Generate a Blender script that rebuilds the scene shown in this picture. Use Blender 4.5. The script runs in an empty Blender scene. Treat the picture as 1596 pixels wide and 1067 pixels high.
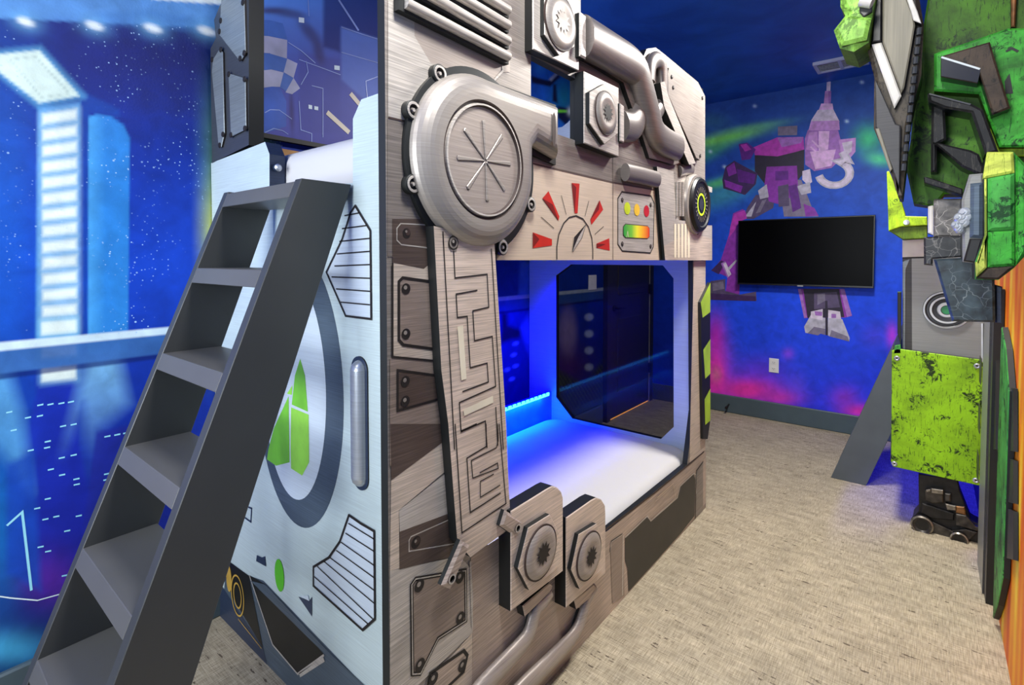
import bpy, math, random
import numpy as np
from mathutils import Vector
from mathutils.geometry import tessellate_polygon
random.seed(7)
C = bpy.context.scene.collection

# ------------------------------------------------------------------ camera, light, exposure
F, PX, PY, CZ = 805., 798., 427., 1.35
PITCH, YAW = math.radians(1.8), math.radians(39.)
cam = bpy.data.objects.new('camera', bpy.data.cameras.new('camera')); C.objects.link(cam)
cam.location = (0, 0, CZ); cam.rotation_euler = (math.pi/2-PITCH, 0, YAW)
cam.data.sensor_width = 36; cam.data.lens = 36*F/1596
cam.data.shift_y = -(533.5-PY)/1596; cam.data.clip_start = .02
sc = bpy.context.scene; sc.camera = cam
vs = sc.view_settings
vs.view_transform = 'Standard'; vs.look = 'None'; vs.gamma = 1; vs.use_curve_mapping = False
vs.exposure = 0.12
w = bpy.data.worlds.new('world'); sc.world = w; w.use_nodes = True
w.node_tree.nodes['Background'].inputs[0].default_value = (.02, .02, .03, 1)

def area_light(name, loc, size, power, col=(1., .985, .93), size_y=None, rot=(0, 0, 0), spread=180):
    l = bpy.data.lights.new(name, 'AREA'); l.energy = power; l.color = col
    l.size = size
    if size_y: l.shape = 'RECTANGLE'; l.size_y = size_y
    l.spread = math.radians(spread)
    o = bpy.data.objects.new(name, l); o.location = loc; o.rotation_euler = rot; C.objects.link(o)
    return o
YN_ = -1.5
LAMPS = [(-.28, .75, 34), (-.32, 2.75, 54), (-1.2, -.6, 9)]   # ceiling fixtures: x, y, watts
for x, y, p in LAMPS: area_light('ceiling_lamp_light', (x, y, 2.655), .34, p)
area_light('window_light', (-1.15, YN_+.05, 1.5), 1.5, 58, (.92, .98, 1.), 1.3, (math.radians(90), 0, 0))   # daylight through the window behind the camera
# blue LED tape under the upper deck and behind the lower mattress, and under the green bunk
area_light('led_light', (-1.865, 1.75, .475), .015, 5, (.0, .22, 1), 1.75, (0, math.radians(-12), 0))
area_light('led_light', (-1.80, 1.8, 1.33), .04, 34, (.0, .0, 1), 1.7, (0, math.radians(8), 0), 88)
area_light('led_light', (.12, 3.9, .58), .05, 7, (.02, .02, 1), 1.0, (0, 0, 0))

# ------------------------------------------------------------------ projection of traced outlines on to real planes
_fw = Vector((-math.sin(YAW)*math.cos(PITCH), math.cos(YAW)*math.cos(PITCH), -math.sin(PITCH)))
_rt = Vector((math.cos(YAW), math.sin(YAW), 0))
_up = Vector((-math.sin(YAW)*math.sin(PITCH), math.cos(YAW)*math.sin(PITCH), math.cos(PITCH)))
CR = dict(A=(590,0,2.669),B=(820,0,2.603),C=(590,340,2.963),D=(590,660,2.622),E=(760,390,3.442),F=(880,640,3.556),
    G=(820,60,5.3375),H=(990,230,5.614),I=(1400,700,6.669),J=(760,720,4.445),K=(600,180,2.05),M=(1500,380,3.334),
    L1=(0,0,1.9975),L2=(300,0,3.5575),L3=(0,500,1.8825),L4=(300,300,2.6676),L5=(300,660,2.6206),
    R1=(1280,0,4.104),R2=(1340,240,3.336),R3=(1280,500,3.557),R4=(1380,660,2.6204),
    W1=(1060,0,2.9639),W2=(1080,320,2.9647),P=(0,0,1.))
def px(c, p): a = CR[c]; return (a[0]+p[0]/a[2], a[1]+p[1]/a[2])
def on(plane, c, p):
    """point of the plane ('X'|'Y'|'Z', value) seen at a place in the photograph"""
    u, v = px(c, p); r = _fw + _rt*((u-PX)/F) - _up*((v-PY)/F)
    a, val = plane; i = 'XYZ'.index(a)
    t = (val - (CZ if i == 2 else 0))/r[i]
    return Vector((t*r.x, t*r.y, CZ+t*r.z))
def onp(plane, c, pts): return [on(plane, c, p) for p in pts]
def uv_of(Pn):
    d = Pn - np.array([0, 0, CZ]); wv = d@np.array(_fw)
    return PX+F*(d@np.array(_rt))/wv, PY-F*(d@np.array(_up))/wv

# ------------------------------------------------------------------ materials
def s2l(c):
    c = c/255.
    return c/12.92 if c <= .04045 else ((c+.055)/1.055)**2.4
def rgb(c): return tuple(s2l(x) for x in c)+(1,)
MATS = {}
class N:
    def __init__(s, name):
        m = bpy.data.materials.new(name); m.use_nodes = True; s.m = m; s.t = m.node_tree; s.b = s.t.nodes['Principled BSDF']; MATS[name] = m
        s.tc = s.t.nodes.new('ShaderNodeTexCoord')
    def n(s, t, **k):
        x = s.t.nodes.new('ShaderNode'+t)
        for a, v in k.items(): setattr(x, a, v)
        return x
    def l(s, a, b): s.t.links.new(a, b)
    def noise(s, scale, detail=3, mapping=None, dist=0, rough=.5):
        x = s.n('TexNoise'); x.inputs['Scale'].default_value = scale; x.inputs['Detail'].default_value = detail
        x.inputs['Distortion'].default_value = dist; x.inputs['Roughness'].default_value = rough
        s.co(x, mapping); return x.outputs['Fac']
    def co(s, x, mapping):
        if mapping:
            mp = s.n('Mapping'); mp.inputs['Scale'].default_value = mapping; s.l(s.tc.outputs['Object'], mp.inputs['Vector']); s.l(mp.outputs['Vector'], x.inputs['Vector'])
        else: s.l(s.tc.outputs['Object'], x.inputs['Vector'])
    def ramp(s, fac, stops):
        r = s.n('ValToRGB'); e = r.color_ramp.elements
        while len(e) < len(stops): e.new(.5)
        for i, (p, c) in enumerate(stops): e[i].position = p; e[i].color = rgb(c) if len(c) == 3 else c
        s.l(fac, r.inputs['Fac']); return r.outputs['Color']
    def mix(s, fac, a, b, mode='MIX'):
        x = s.n('Mix', data_type='RGBA', blend_type=mode)
        for sock, v in ((x.inputs[0], fac), (x.inputs[6], a), (x.inputs[7], b)):
            if hasattr(v, 'links') or hasattr(v, 'is_linked'): s.l(v, sock)
            elif isinstance(v, (int, float)): sock.default_value = v
            else: sock.default_value = rgb(v) if len(v) == 3 else v
        return x.outputs[2]
    def bump(s, h, strength=.3, dist=.002):
        b = s.n('Bump'); b.inputs['Strength'].default_value = strength; b.inputs['Distance'].default_value = dist
        s.l(h, b.inputs['Height']); s.l(b.outputs['Normal'], s.b.inputs['Normal'])
    def fin(s, col, rough=.5, metal=0., spec=None):
        if isinstance(col, (tuple, list)): s.b.inputs['Base Color'].default_value = rgb(col)
        else: s.l(col, s.b.inputs['Base Color'])
        s.b.inputs['Roughness'].default_value = rough; s.b.inputs['Metallic'].default_value = metal
        if spec is not None: s.b.inputs['Specular IOR Level'].default_value = spec
        return s.m

def plain(name, c, rough=.5, metal=0., var=.12, sc_=9):
    s = N(name); f = s.noise(sc_, 4)
    d = tuple(max(0, x*(1-var)) for x in c); e = tuple(min(255, x*(1+var*.6)) for x in c)
    return s.fin(s.ramp(f, [(.3, d), (.7, e)]), rough, metal)
def brushed(name, c, rough=.42, metal=.25, amt=.23, vert=False):
    s = N(name)
    mp = (90, 90, 3) if vert else (5, 5, 330)
    f = s.noise(1, 4, mp, 0, .7); g = s.noise(3, 2)
    d = tuple(x*(1-amt) for x in c); e = tuple(min(255, x*(1+amt*.8)) for x in c)
    col = s.ramp(f, [(.36, d), (.66, e)])
    col = s.mix(.35, col, s.ramp(g, [(.35, d), (.65, e)]))
    s.bump(f, .12, .001)
    return s.fin(col, rough, metal)
def emis(name, c, strength):
    s = N(name); s.fin(c, .5); s.b.inputs['Emission Color'].default_value = rgb(c); s.b.inputs['Emission Strength'].default_value = strength
def scratched(name, c, dark, amt=.5, scale=26, rough=.38, hi=None):
    s = N(name)
    f = s.noise(scale, 6, None, 1.6, .75); g = s.noise(scale*.35, 2, None, .4)
    mth = s.n('Math', operation='MULTIPLY'); s.l(f, mth.inputs[0]); s.l(g, mth.inputs[1])
    k = s.ramp(mth.outputs[0], [(.285+.09*(1-amt), (0, 0, 0, 1)), (.33+.09*(1-amt), (1, 1, 1, 1))])
    lo_ = .86 if 'plate' in name else .62
    base = s.ramp(s.noise(5 if 'plate' in name else 9, 6, None, .6, .65), [(.34, tuple(x*lo_ for x in c)), (.62, tuple(min(255, x*1.12) for x in c))])
    sc3 = s.ramp(s.noise(1, 4, (160, 60, 22), 1.2, .7), [(.57, (0, 0, 0, 1)), (.63, (.8, .8, .8, 1))])
    base = s.mix(sc3, base, dark); col = s.mix(k, base, dark); s.bump(f, .25, .003)
    return s.fin(col, rough+.15, 0, .3)
def crackle(name, c, line, rough=.3):
    s = N(name); v = s.n('TexVoronoi', feature='DISTANCE_TO_EDGE'); v.inputs['Scale'].default_value = 30
    mx = s.n('Vector' 'Math', operation='ADD'); nz = s.n('TexNoise'); nz.inputs['Scale'].default_value = 22; s.l(s.tc.outputs['Object'], nz.inputs['Vector'])
    sc2 = s.n('VectorMath', operation='SCALE'); sc2.inputs['Scale'].default_value = .05; s.l(nz.outputs['Color'], sc2.inputs[0])
    s.l(s.tc.outputs['Object'], mx.inputs[0]); s.l(sc2.outputs[0], mx.inputs[1]); s.l(mx.outputs[0], v.inputs['Vector'])
    k = s.ramp(v.outputs['Distance'], [(0, (1, 1, 1, 1)), (.03, (0, 0, 0, 1))])
    g = s.ramp(s.noise(9, 3), [(.47, (0, 0, 0, 1)), (.6, (1, 1, 1, 1))])
    kk = s.mix(1., k, g, 'MULTIPLY')
    base = s.ramp(s.noise(30, 4), [(.3, tuple(x*.6 for x in c)), (.75, tuple(min(255, x*1.5) for x in c))])
    return s.fin(s.mix(kk, base, line), rough)

brushed('metal_light', (192, 184, 176)); brushed('metal_mid', (152, 143, 136)); brushed('metal_top', (196, 190, 183))
brushed('metal_gray', (134, 125, 119)); brushed('metal_brown', (150, 134, 124)); brushed('metal_dark', (92, 78, 72)); brushed('metal_beige', (208, 192, 177))
brushed('metal_arm', (212, 194, 180), amt=.23); brushed('panel_warm', (218, 199, 178), amt=.08); brushed('metal_low', (180, 162, 150), amt=.27)
brushed('metal_tube', (136, 128, 124), .38, .45, .10); brushed('metal_dome', (164, 156, 149), .38, .4, .08); brushed('metal_face', (168, 156, 148), .4, .3, .14)
brushed('silver_blue', (198, 214, 216), .38, .1, .08); brushed('silver_pale', (206, 218, 230), .4, .1, .06); brushed('slate', (84, 98, 112), .42, .25, .2)
brushed('slate_deep', (48, 60, 84), .42, .2, .2); brushed('gunmetal', (72, 76, 84), .4, .3, .12); brushed('plate_gray', (128, 136, 140), .4, .3, .16)
plain('edge_dark', (13, 17, 18), .55); plain('line_dark', (26, 20, 20), .6); plain('line_brown', (60, 44, 40), .6); plain('black_flat', (22, 21, 21), .45)
plain('recess', (52, 48, 44), .5); plain('cream', (232, 220, 196), .5, 0, .05); plain('red', (196, 40, 30), .4); plain('red_dark', (120, 22, 18), .4)
plain('olive', (96, 88, 80), .5); plain('white_line', (236, 236, 230), .5, 0, .03)
plain('lime', (120, 196, 56), .4); plain('lime_b', (148, 214, 74), .4); plain('lime_dot', (88, 190, 40), .4); plain('gold', (200, 160, 70), .5)
plain('yellow_lamp', (206, 222, 40), .4); plain('amber', (224, 180, 50), .4); plain('crimson', (186, 30, 44), .4)
plain('ladder_gray', (84, 83, 82), .42, 0, .05, 4); plain('ladder_dark', (56, 57, 58), .42, 0, .06, 4); plain('ladder_slate', (84, 90, 96), .45, 0, .05)
plain('baseboard', (74, 90, 98), .45, 0, .04); plain('black_tv', (8, 8, 9), .25); plain('tv_screen', (4, 4, 5), .3, 0, .0); MATS['tv_screen'].node_tree.nodes['Principled BSDF'].inputs['Specular IOR Level'].default_value = .06
plain('tv_bezel', (26, 26, 28), .3); plain('white_plastic', (232, 232, 228), .35, 0, .02); plain('slot_dark', (40, 40, 40), .6)
plain('vent_gray', (200, 212, 230), .4, .1, .04); plain('door_paint', (48, 48, 52), .4, 0, .04); plain('hinge_light', (170, 170, 165), .4)
plain('plywood', (206, 150, 84), .5, 0, .15, 14); plain('led_board', (60, 130, 220), .45)
plain('hazard_green', (178, 216, 50), .4); plain('rubber', (20, 20, 20), .6)
brushed('shield_gray', (124, 118, 102), .55, .1, .14, True); plain('shield_white', (208, 202, 192), .4); scratched('shield_edge', (74, 66, 56), (22, 18, 16), .9, 30)
scratched('pod_green', (150, 205, 84), (92, 130, 50), .3, 9); scratched('arm_green', (62, 108, 16), (16, 40, 8), .95, 34); scratched('arm_green_hi', (60, 160, 50), (14, 62, 20), .85, 30)
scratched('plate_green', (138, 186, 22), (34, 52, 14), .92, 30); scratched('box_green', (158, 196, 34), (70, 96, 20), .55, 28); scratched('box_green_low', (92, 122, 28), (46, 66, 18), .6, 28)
scratched('block_green', (66, 150, 62), (16, 60, 24), .95, 32); scratched('block_yellow', (196, 206, 86), (110, 130, 36), .8, 20); scratched('dark_brown', (60, 48, 38), (24, 20, 18), .7, 40)
scratched('bar_black', (26, 26, 28), (60, 58, 54), .35, 40); plain('bar_black_face', (20, 22, 34), .3)
crackle('crackle_gray', (92, 88, 84), (190, 182, 172)); crackle('crackle_black', (38, 38, 38), (130, 126, 120)); crackle('crackle_teal', (44, 54, 58), (130, 138, 138))
brushed('leg_gray', (140, 140, 136), .4, .2, .08); brushed('leg_dark', (62, 60, 60), .45, .2, .2); plain('ring_dark', (52, 54, 58), .4); plain('ring_light', (196, 202, 204), .35)
plain('teal_spot', (40, 150, 90), .35); brushed('bolt_metal', (190, 196, 204), .3, .6, .08); plain('foot_metal', (70, 66, 62), .32, .5, .35, 40); plain('foot_dark', (34, 32, 32), .4, .3, .4, 40)
plain('foot_bright', (150, 142, 130), .3, .6, .3, 40); plain('copper', (128, 88, 50), .4, .4, .3, 30)
plain('mural_dash', (150, 220, 240), .6, 0, .02); plain('mural_white', (226, 240, 245), .6, 0, .02)
for k, c in dict(m_lilac=(180, 130, 190), m_lilac2=(150, 100, 172), m_lilac3=(206, 166, 208), m_pale=(196, 184, 200), m_purple=(126, 44, 150), m_purple2=(88, 28, 122), m_magenta=(168, 52, 160),
                 m_dark=(36, 28, 48), m_gray=(112, 104, 124), m_silver=(168, 164, 176), m_mid=(78, 66, 96), m_plum=(58, 34, 80), m_gold=(190, 140, 60)).items(): plain(k, tuple(min(235, x*1.14) for x in c), .55, 0, .12, 30)
emis('daylight_pane', (225, 238, 255), 1.5); emis('lamp_diffuser', (255, 246, 232), 6.); emis('led_tape', (60, 190, 255), 5.); emis('door_gap_light', (255, 170, 60), 1.6)
emis('wheel_glow', (190, 235, 40), .5)

# paint attribute materials for murals
def painted(name, rough, stars=0., bump=.25, noise_amt=.12, coat=0):
    s = N(name); a = s.n('Attribute', attribute_name='paint'); col = a.outputs['Color']
    if noise_amt:
        f = s.noise(14, 5, None, .5); col = s.mix(1., col, s.ramp(f, [(.25, (1-noise_amt*2,)*3+(1,)), (.75, (1+noise_amt, )*3+(1,))]), 'MULTIPLY')
    if stars:
        for scv, rad in ((70, .15), (26, .08)):
            v = s.n('TexVoronoi'); v.inputs['Scale'].default_value = scv; s.co(v, (1, 1, 1))
            k = s.ramp(v.outputs['Distance'], [(rad*.6, (1, 1, 1, 1)), (rad*1.3, (0, 0, 0, 1))])
            n = s.ramp(s.noise(6, 2), [(.45, (0, 0, 0, 1)), (.62, (1, 1, 1, 1))])
            al = s.mix(1., k, a.outputs['Alpha'], 'MULTIPLY'); al = s.mix(1., al, n, 'MULTIPLY')
            col = s.mix(al, col, (170, 205, 245))
    s.bump(s.noise(160, 3), bump, .002)
    s.fin(col, rough, 0, .22)
    if coat: s.b.inputs['Coat Weight'].default_value = coat
painted('mural_left', .5, 1); painted('mural_back', .5, .0); painted('mural_right', .5, 0, .2, .05); painted('print_panel', .42, 0, .0, .03)
s = N('ceiling_paint'); f = s.noise(3, 5, None, .8)
col = s.ramp(f, [(.3, (26, 80, 176)), (.7, (38, 104, 212))]); s.bump(s.noise(110, 3), .35, .003); s.fin(col, .5)
s = N('wall_white'); s.bump(s.noise(120, 3), .3, .002); s.fin((150, 160, 190), .6)
# carpet: woven loops in short streaks along both ways of the room
s = N('carpet')
a = s.noise(1, 3, (330, 20, 1)); b = s.noise(1, 2, (14, 300, 1)); big = s.noise(4, 3); ck = s.noise(1, 3, (9, 26, 1), 0)
m1 = s.mix(.38, s.ramp(a, [(.3, (136, 124, 102)), (.68, (206, 192, 166))]), s.ramp(b, [(.32, (118, 106, 86)), (.66, (212, 198, 172))]))
m1 = s.mix(1., m1, s.ramp(ck, [(.3, (.80, .80, .80, 1)), (.7, (1.08, 1.07, 1.06, 1))]), 'MULTIPLY')
seam = s.noise(1, 1, (9, 70, 1)); sp = s.noise(60, 2)
k = s.mix(1., s.ramp(seam, [(.66, (0, 0, 0, 1)), (.68, (1, 1, 1, 1))]), s.ramp(sp, [(.5, (0, 0, 0, 1)), (.56, (1, 1, 1, 1))]), 'MULTIPLY')
m2 = s.mix(k, m1, (104, 92, 78)); m3 = s.mix(1., m2, s.ramp(big, [(.3, (.92, .92, .92, 1)), (.7, (1.05, 1.05, 1.05, 1))]), 'MULTIPLY')
hh = s.n('Math', operation='ADD'); s.l(a, hh.inputs[0]); s.l(s.noise(420, 2), hh.inputs[1]); s.bump(hh.outputs[0], .6, .003); s.fin(m3, .95, 0, .1)
s = N('sheet'); s.bump(s.noise(1, 3, (3, 9, 9)), .5, .012); s.fin((208, 206, 206), .85)

# ------------------------------------------------------------------ mesh builder
ROOT = {}
class MB:
    def __init__(s): s.v = []; s.f = []; s.m = []; s.col = {}
    def add(s, vs_, fs, mat, cols=None):
        o = len(s.v); s.v += [tuple(p) for p in vs_]
        for f_ in fs: s.f.append(tuple(o+i for i in f_)); s.m.append(mat)
        if cols is not None:
            for i, c in enumerate(cols): s.col[o+i] = c
        return s
    def box(s, a, b, mat):
        x0, y0, z0 = a; x1, y1, z1 = b
        return s.add([(x0,y0,z0),(x1,y0,z0),(x1,y1,z0),(x0,y1,z0),(x0,y0,z1),(x1,y0,z1),(x1,y1,z1),(x0,y1,z1)],
            [(0,3,2,1),(4,5,6,7),(0,1,5,4),(1,2,6,5),(2,3,7,6),(3,0,4,7)], mat)
    def slab(s, pts, n, d, mat, side='edge_dark', bev=0., holes=(), back=True):
        """pts: outline of the visible face, n: its outward normal, d: real thickness behind it"""
        n = Vector(n); loops = [pts]+list(holes)
        base = len(s.v)
        front = [[Vector(p) for p in L] for L in loops]
        if bev:
            top = [offset(front[0], n, -bev)]+front[1:]
            mid = [[p-n*bev*.8 for p in L] for L in front]
        else: top = front; mid = None
        bk = [[p-n*d for p in L] for L in front]
        if len(loops) == 1: fs = [tuple(range(len(pts)))]
        else: fs = [tuple(t) for t in tessellate_polygon(top)]
        flat = lambda LL: [p for L in LL for p in L]
        nrm = poly_normal(top[0]); flip = nrm.dot(n) < 0
        def fl(f_): return tuple(reversed(f_)) if flip else f_
        if len(loops) > 1:
            T = flat(top)
            fs2 = []
            for t in fs:
                nn = (T[t[1]]-T[t[0]]).cross(T[t[2]]-T[t[0]])
                fs2.append(t if nn.dot(n) > 0 else tuple(reversed(t)))
            s.add(T, fs2, mat); s.add(flat(bk), [tuple(reversed(t)) for t in fs2], side)
        else:
            s.add(top[0], [fl(fs[0])], mat)
            if back: s.add(bk[0], [tuple(reversed(fl(fs[0])))], side)
        for li in range(len(loops)):
            rings = [top[li]]+([mid[li]] if (mid and li == 0) else [])+[bk[li]]
            for a in range(len(rings)-1):
                A, B = rings[a], rings[a+1]; k = len(A)
                q = [(i, k+i, k+(i+1) % k, (i+1) % k) for i in range(k)]
                s.add(A+B, [fl(x) for x in q], mat if (mid and li == 0 and a == 0) else side)
        return s
    def decal(s, pts, n, mat, layer=1):
        n = Vector(n); s.k = getattr(s, 'k', 0)+1; P = [Vector(p)+n*(.0006*layer+.000008*(s.k % 60)) for p in pts]; f_ = tuple(range(len(P)))
        if poly_normal(P).dot(n) < 0: f_ = tuple(reversed(f_))
        return s.add(P, [f_], mat)
    def line(s, pts, n, wd, mat, layer=4, closed=False):
        n = Vector(n); P = [Vector(p)+n*.0006*layer for p in pts]; k = len(P); L = []; R = []
        for i in range(k):
            a = P[(i-1) % k] if (closed or i) else None; b = P[(i+1) % k] if (closed or i < k-1) else None
            t1 = (P[i]-a).normalized() if a is not None else None; t2 = (b-P[i]).normalized() if b is not None else None
            t = (t1+t2) if (t1 and t2) else (t1 or t2)
            if t.length < 1e-4: t = t1
            t.normalize(); side = n.cross(t); c = max(.45, side.dot(n.cross(t1 or t2)))
            L.append(P[i]+side*wd/2/c); R.append(P[i]-side*wd/2/c)
        fs = [(i, k+i, k+(i+1) % k, (i+1) % k) for i in range(k if closed else k-1)]
        return s.add(L+R, [tuple(reversed(f_)) for f_ in fs], mat)
    def tube(s, path, r, mat, seg=20, smooth=2, caps=True, flat=1.):
        P = [Vector(p) for p in path]; rr = list(r) if isinstance(r, (list, tuple)) else [r]*len(P)
        for _ in range(smooth):
            Q = [P[0]]; q = [rr[0]]
            for i in range(len(P)-1):
                if i > 0: Q.append(P[i].lerp(P[i+1], .25)); q.append(rr[i]*.75+rr[i+1]*.25)
                if i < len(P)-2: Q.append(P[i].lerp(P[i+1], .75)); q.append(rr[i]*.25+rr[i+1]*.75)
            Q.append(P[-1]); q.append(rr[-1]); P, rr = Q, q
        vs_ = []; t0 = (P[1]-P[0]).normalized(); ref = Vector((0, 0, 1)) if abs(t0.z) < .9 else Vector((1, 0, 0))
        u = ref.cross(t0).normalized()
        for i, p in enumerate(P):
            t = ((P[min(i+1, len(P)-1)]-P[max(i-1, 0)])).normalized(); u = (u-t*u.dot(t)).normalized(); v = t.cross(u)
            for k in range(seg):
                a = 2*math.pi*k/seg; d_ = (u*math.cos(a)+v*math.sin(a))*rr[i]; d_.x *= flat; vs_.append(p+d_)
        fs = [(i*seg+k, i*seg+(k+1) % seg, (i+1)*seg+(k+1) % seg, (i+1)*seg+k) for i in range(len(P)-1) for k in range(seg)]
        if caps: fs += [tuple(reversed(range(seg))), tuple((len(P)-1)*seg+k for k in range(seg))]
        return s.add(vs_, fs, mat)
    def lathe(s, c, n, prof, mat, seg=48, mats=None):
        """prof: (height along n, radius)"""
        c = Vector(c); n = Vector(n).normalized(); ref = Vector((0, 0, 1)) if abs(n.z) < .9 else Vector((1, 0, 0))
        u = ref.cross(n).normalized(); v = n.cross(u); k = len(prof)
        vs_ = [c+n*h+(u*math.cos(2*math.pi*j/seg)+v*math.sin(2*math.pi*j/seg))*r for h, r in prof for j in range(seg)]
        o = len(s.v); s.v += [tuple(p) for p in vs_]
        for i in range(k-1):
            mm = mats[i] if mats else mat
            for j in range(seg): s.f.append(tuple(o+x for x in (i*seg+j, i*seg+(j+1) % seg, (i+1)*seg+(j+1) % seg, (i+1)*seg+j))); s.m.append(mm)
        s.f.append(tuple(o+(k-1)*seg+j for j in range(seg))); s.m.append(mats[-1] if mats else mat)
        return s
    def grid(s, origin, du, dv, us, vv, mat, painter):
        """flat grid: origin + du*us + dv*vv with painted colours"""
        U, V = np.meshgrid(us, vv); o = np.array(origin); Pn = o+U[..., None]*np.array(du)+V[..., None]*np.array(dv)
        Pf = Pn.reshape(-1, 3); u, v = uv_of(Pf); col = painter(u, v, Pf)
        nu, nv = len(us), len(vv)
        fs = [(j*nu+i, j*nu+i+1, (j+1)*nu+i+1, (j+1)*nu+i) for j in range(nv-1) for i in range(nu-1)]
        return s.add(Pf.tolist(), fs, mat, col.tolist())
    def build(s, name, parent=None, smooth=True, angle=35):
        org = Vector((0, 0, 0))
        if parent is not None: org = ROOT[parent.name]
        me = bpy.data.meshes.new(name); me.from_pydata([tuple(Vector(p)-org) for p in s.v], [], s.f)
        names = list(dict.fromkeys(s.m))
        for m in names: me.materials.append(MATS[m])
        me.polygons.foreach_set('material_index', [names.index(m) for m in s.m])
        if s.col:
            a = me.color_attributes.new('paint', 'FLOAT_COLOR', 'POINT'); arr = np.ones((len(s.v), 4), 'f')
            for i, c in s.col.items(): arr[i] = c
            a.data.foreach_set('color', arr.ravel())
        me.validate()
        if smooth: me.shade_smooth(); me.set_sharp_from_angle(angle=math.radians(angle))
        o = bpy.data.objects.new(name, me); C.objects.link(o)
        ROOT[o.name] = org
        if parent is not None: o.parent = parent
        return o
def poly_normal(P):
    n = Vector((0, 0, 0)); k = len(P)
    for i in range(k): n += Vector(P[i]).cross(Vector(P[(i+1) % k]))
    return n.normalized()
def offset(P, n, d):
    """grow (d>0) or shrink (d<0) a planar outline"""
    if poly_normal(P).dot(n) < 0: d = -d
    k = len(P); out = []
    for i in range(k):
        a = (P[i]-P[i-1]).normalized(); b = (P[(i+1) % k]-P[i]).normalized()
        na = a.cross(n); nb = b.cross(n); m = na+nb
        if m.length < 1e-5: m = na
        m.normalize(); out.append(P[i]+m*d/max(.4, m.dot(na)))
    return out
def circle(c, n, r, k=40, a0=0, a1=2*math.pi, rz=None):
    n = Vector(n).normalized(); ref = Vector((0, 0, 1)); u = ref.cross(n).normalized(); rz = rz or r
    full = abs(a1-a0-2*math.pi) < 1e-4
    return [Vector(c)+u*math.cos(a0+(a1-a0)*i/(k if full else k-1))*r+ref*math.sin(a0+(a1-a0)*i/(k if full else k-1))*rz for i in range(k)]
def thing(name, label, cat, loc=(0, 0, 0), group=None):
    o = bpy.data.objects.new(name, None); o.empty_display_size = .1; o.location = loc; C.objects.link(o)
    ROOT[o.name] = Vector(loc); o['label'] = label; o['category'] = cat
    if group: o['group'] = group
    return o
def tag(o, label, cat, group=None):
    o['label'] = label; o['category'] = cat
    if group: o['group'] = group
    return o
def struct(o): o['kind'] = 'structure'; return o
NX, NY = (1, 0, 0), (0, -1, 0)
XL, XR, YB, YN, ZC = -2.07, .225, 4.68, -1.5, 2.71
XF, YE = -.92, .79
PF, PE = ('X', XF), ('Y', YE)

# ------------------------------------------------------------------ mural painters (work on places of the wall)
def lin(c): return np.array([s2l(x) for x in c])
def pmask(u, v, pts, soft):
    """soft inside mask of a polygon"""
    d = np.full(u.shape, 1e9); ins = np.zeros(u.shape, bool); k = len(pts)
    for i in range(k):
        x0, y0 = pts[i]; x1, y1 = pts[(i+1) % k]; dx, dy = x1-x0, y1-y0
        t = np.clip(((u-x0)*dx+(v-y0)*dy)/(dx*dx+dy*dy+1e-9), 0, 1)
        d = np.minimum(d, np.hypot(u-x0-t*dx, v-y0-t*dy))
        c = ((y0 > v) != (y1 > v)) & (u < (x1-x0)*(v-y0)/((y1-y0) if y1 != y0 else 1e-9)+x0); ins ^= c
    sd = np.where(ins, d, -d); return np.clip(sd/soft*.5+.5, 0, 1)
def emask(u, v, c, r, ang=0, p=1.):
    a = math.radians(ang); x = (u-c[0])*math.cos(a)+(v-c[1])*math.sin(a); y = -(u-c[0])*math.sin(a)+(v-c[1])*math.cos(a)
    return np.exp(-((x/r[0])**2+(y/r[1])**2)**p)
def over(col, m, c): m = m[:, None]; return col*(1-m)+lin(c)*m
def Q(c, pts): return [px(c, p) for p in pts]
def stops(t, ss):
    cs = np.array([lin(c) for _, c in ss]); ts = [p for p, _ in ss]
    return np.stack([np.interp(t, ts, cs[:, i]) for i in range(3)], 1)

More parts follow.
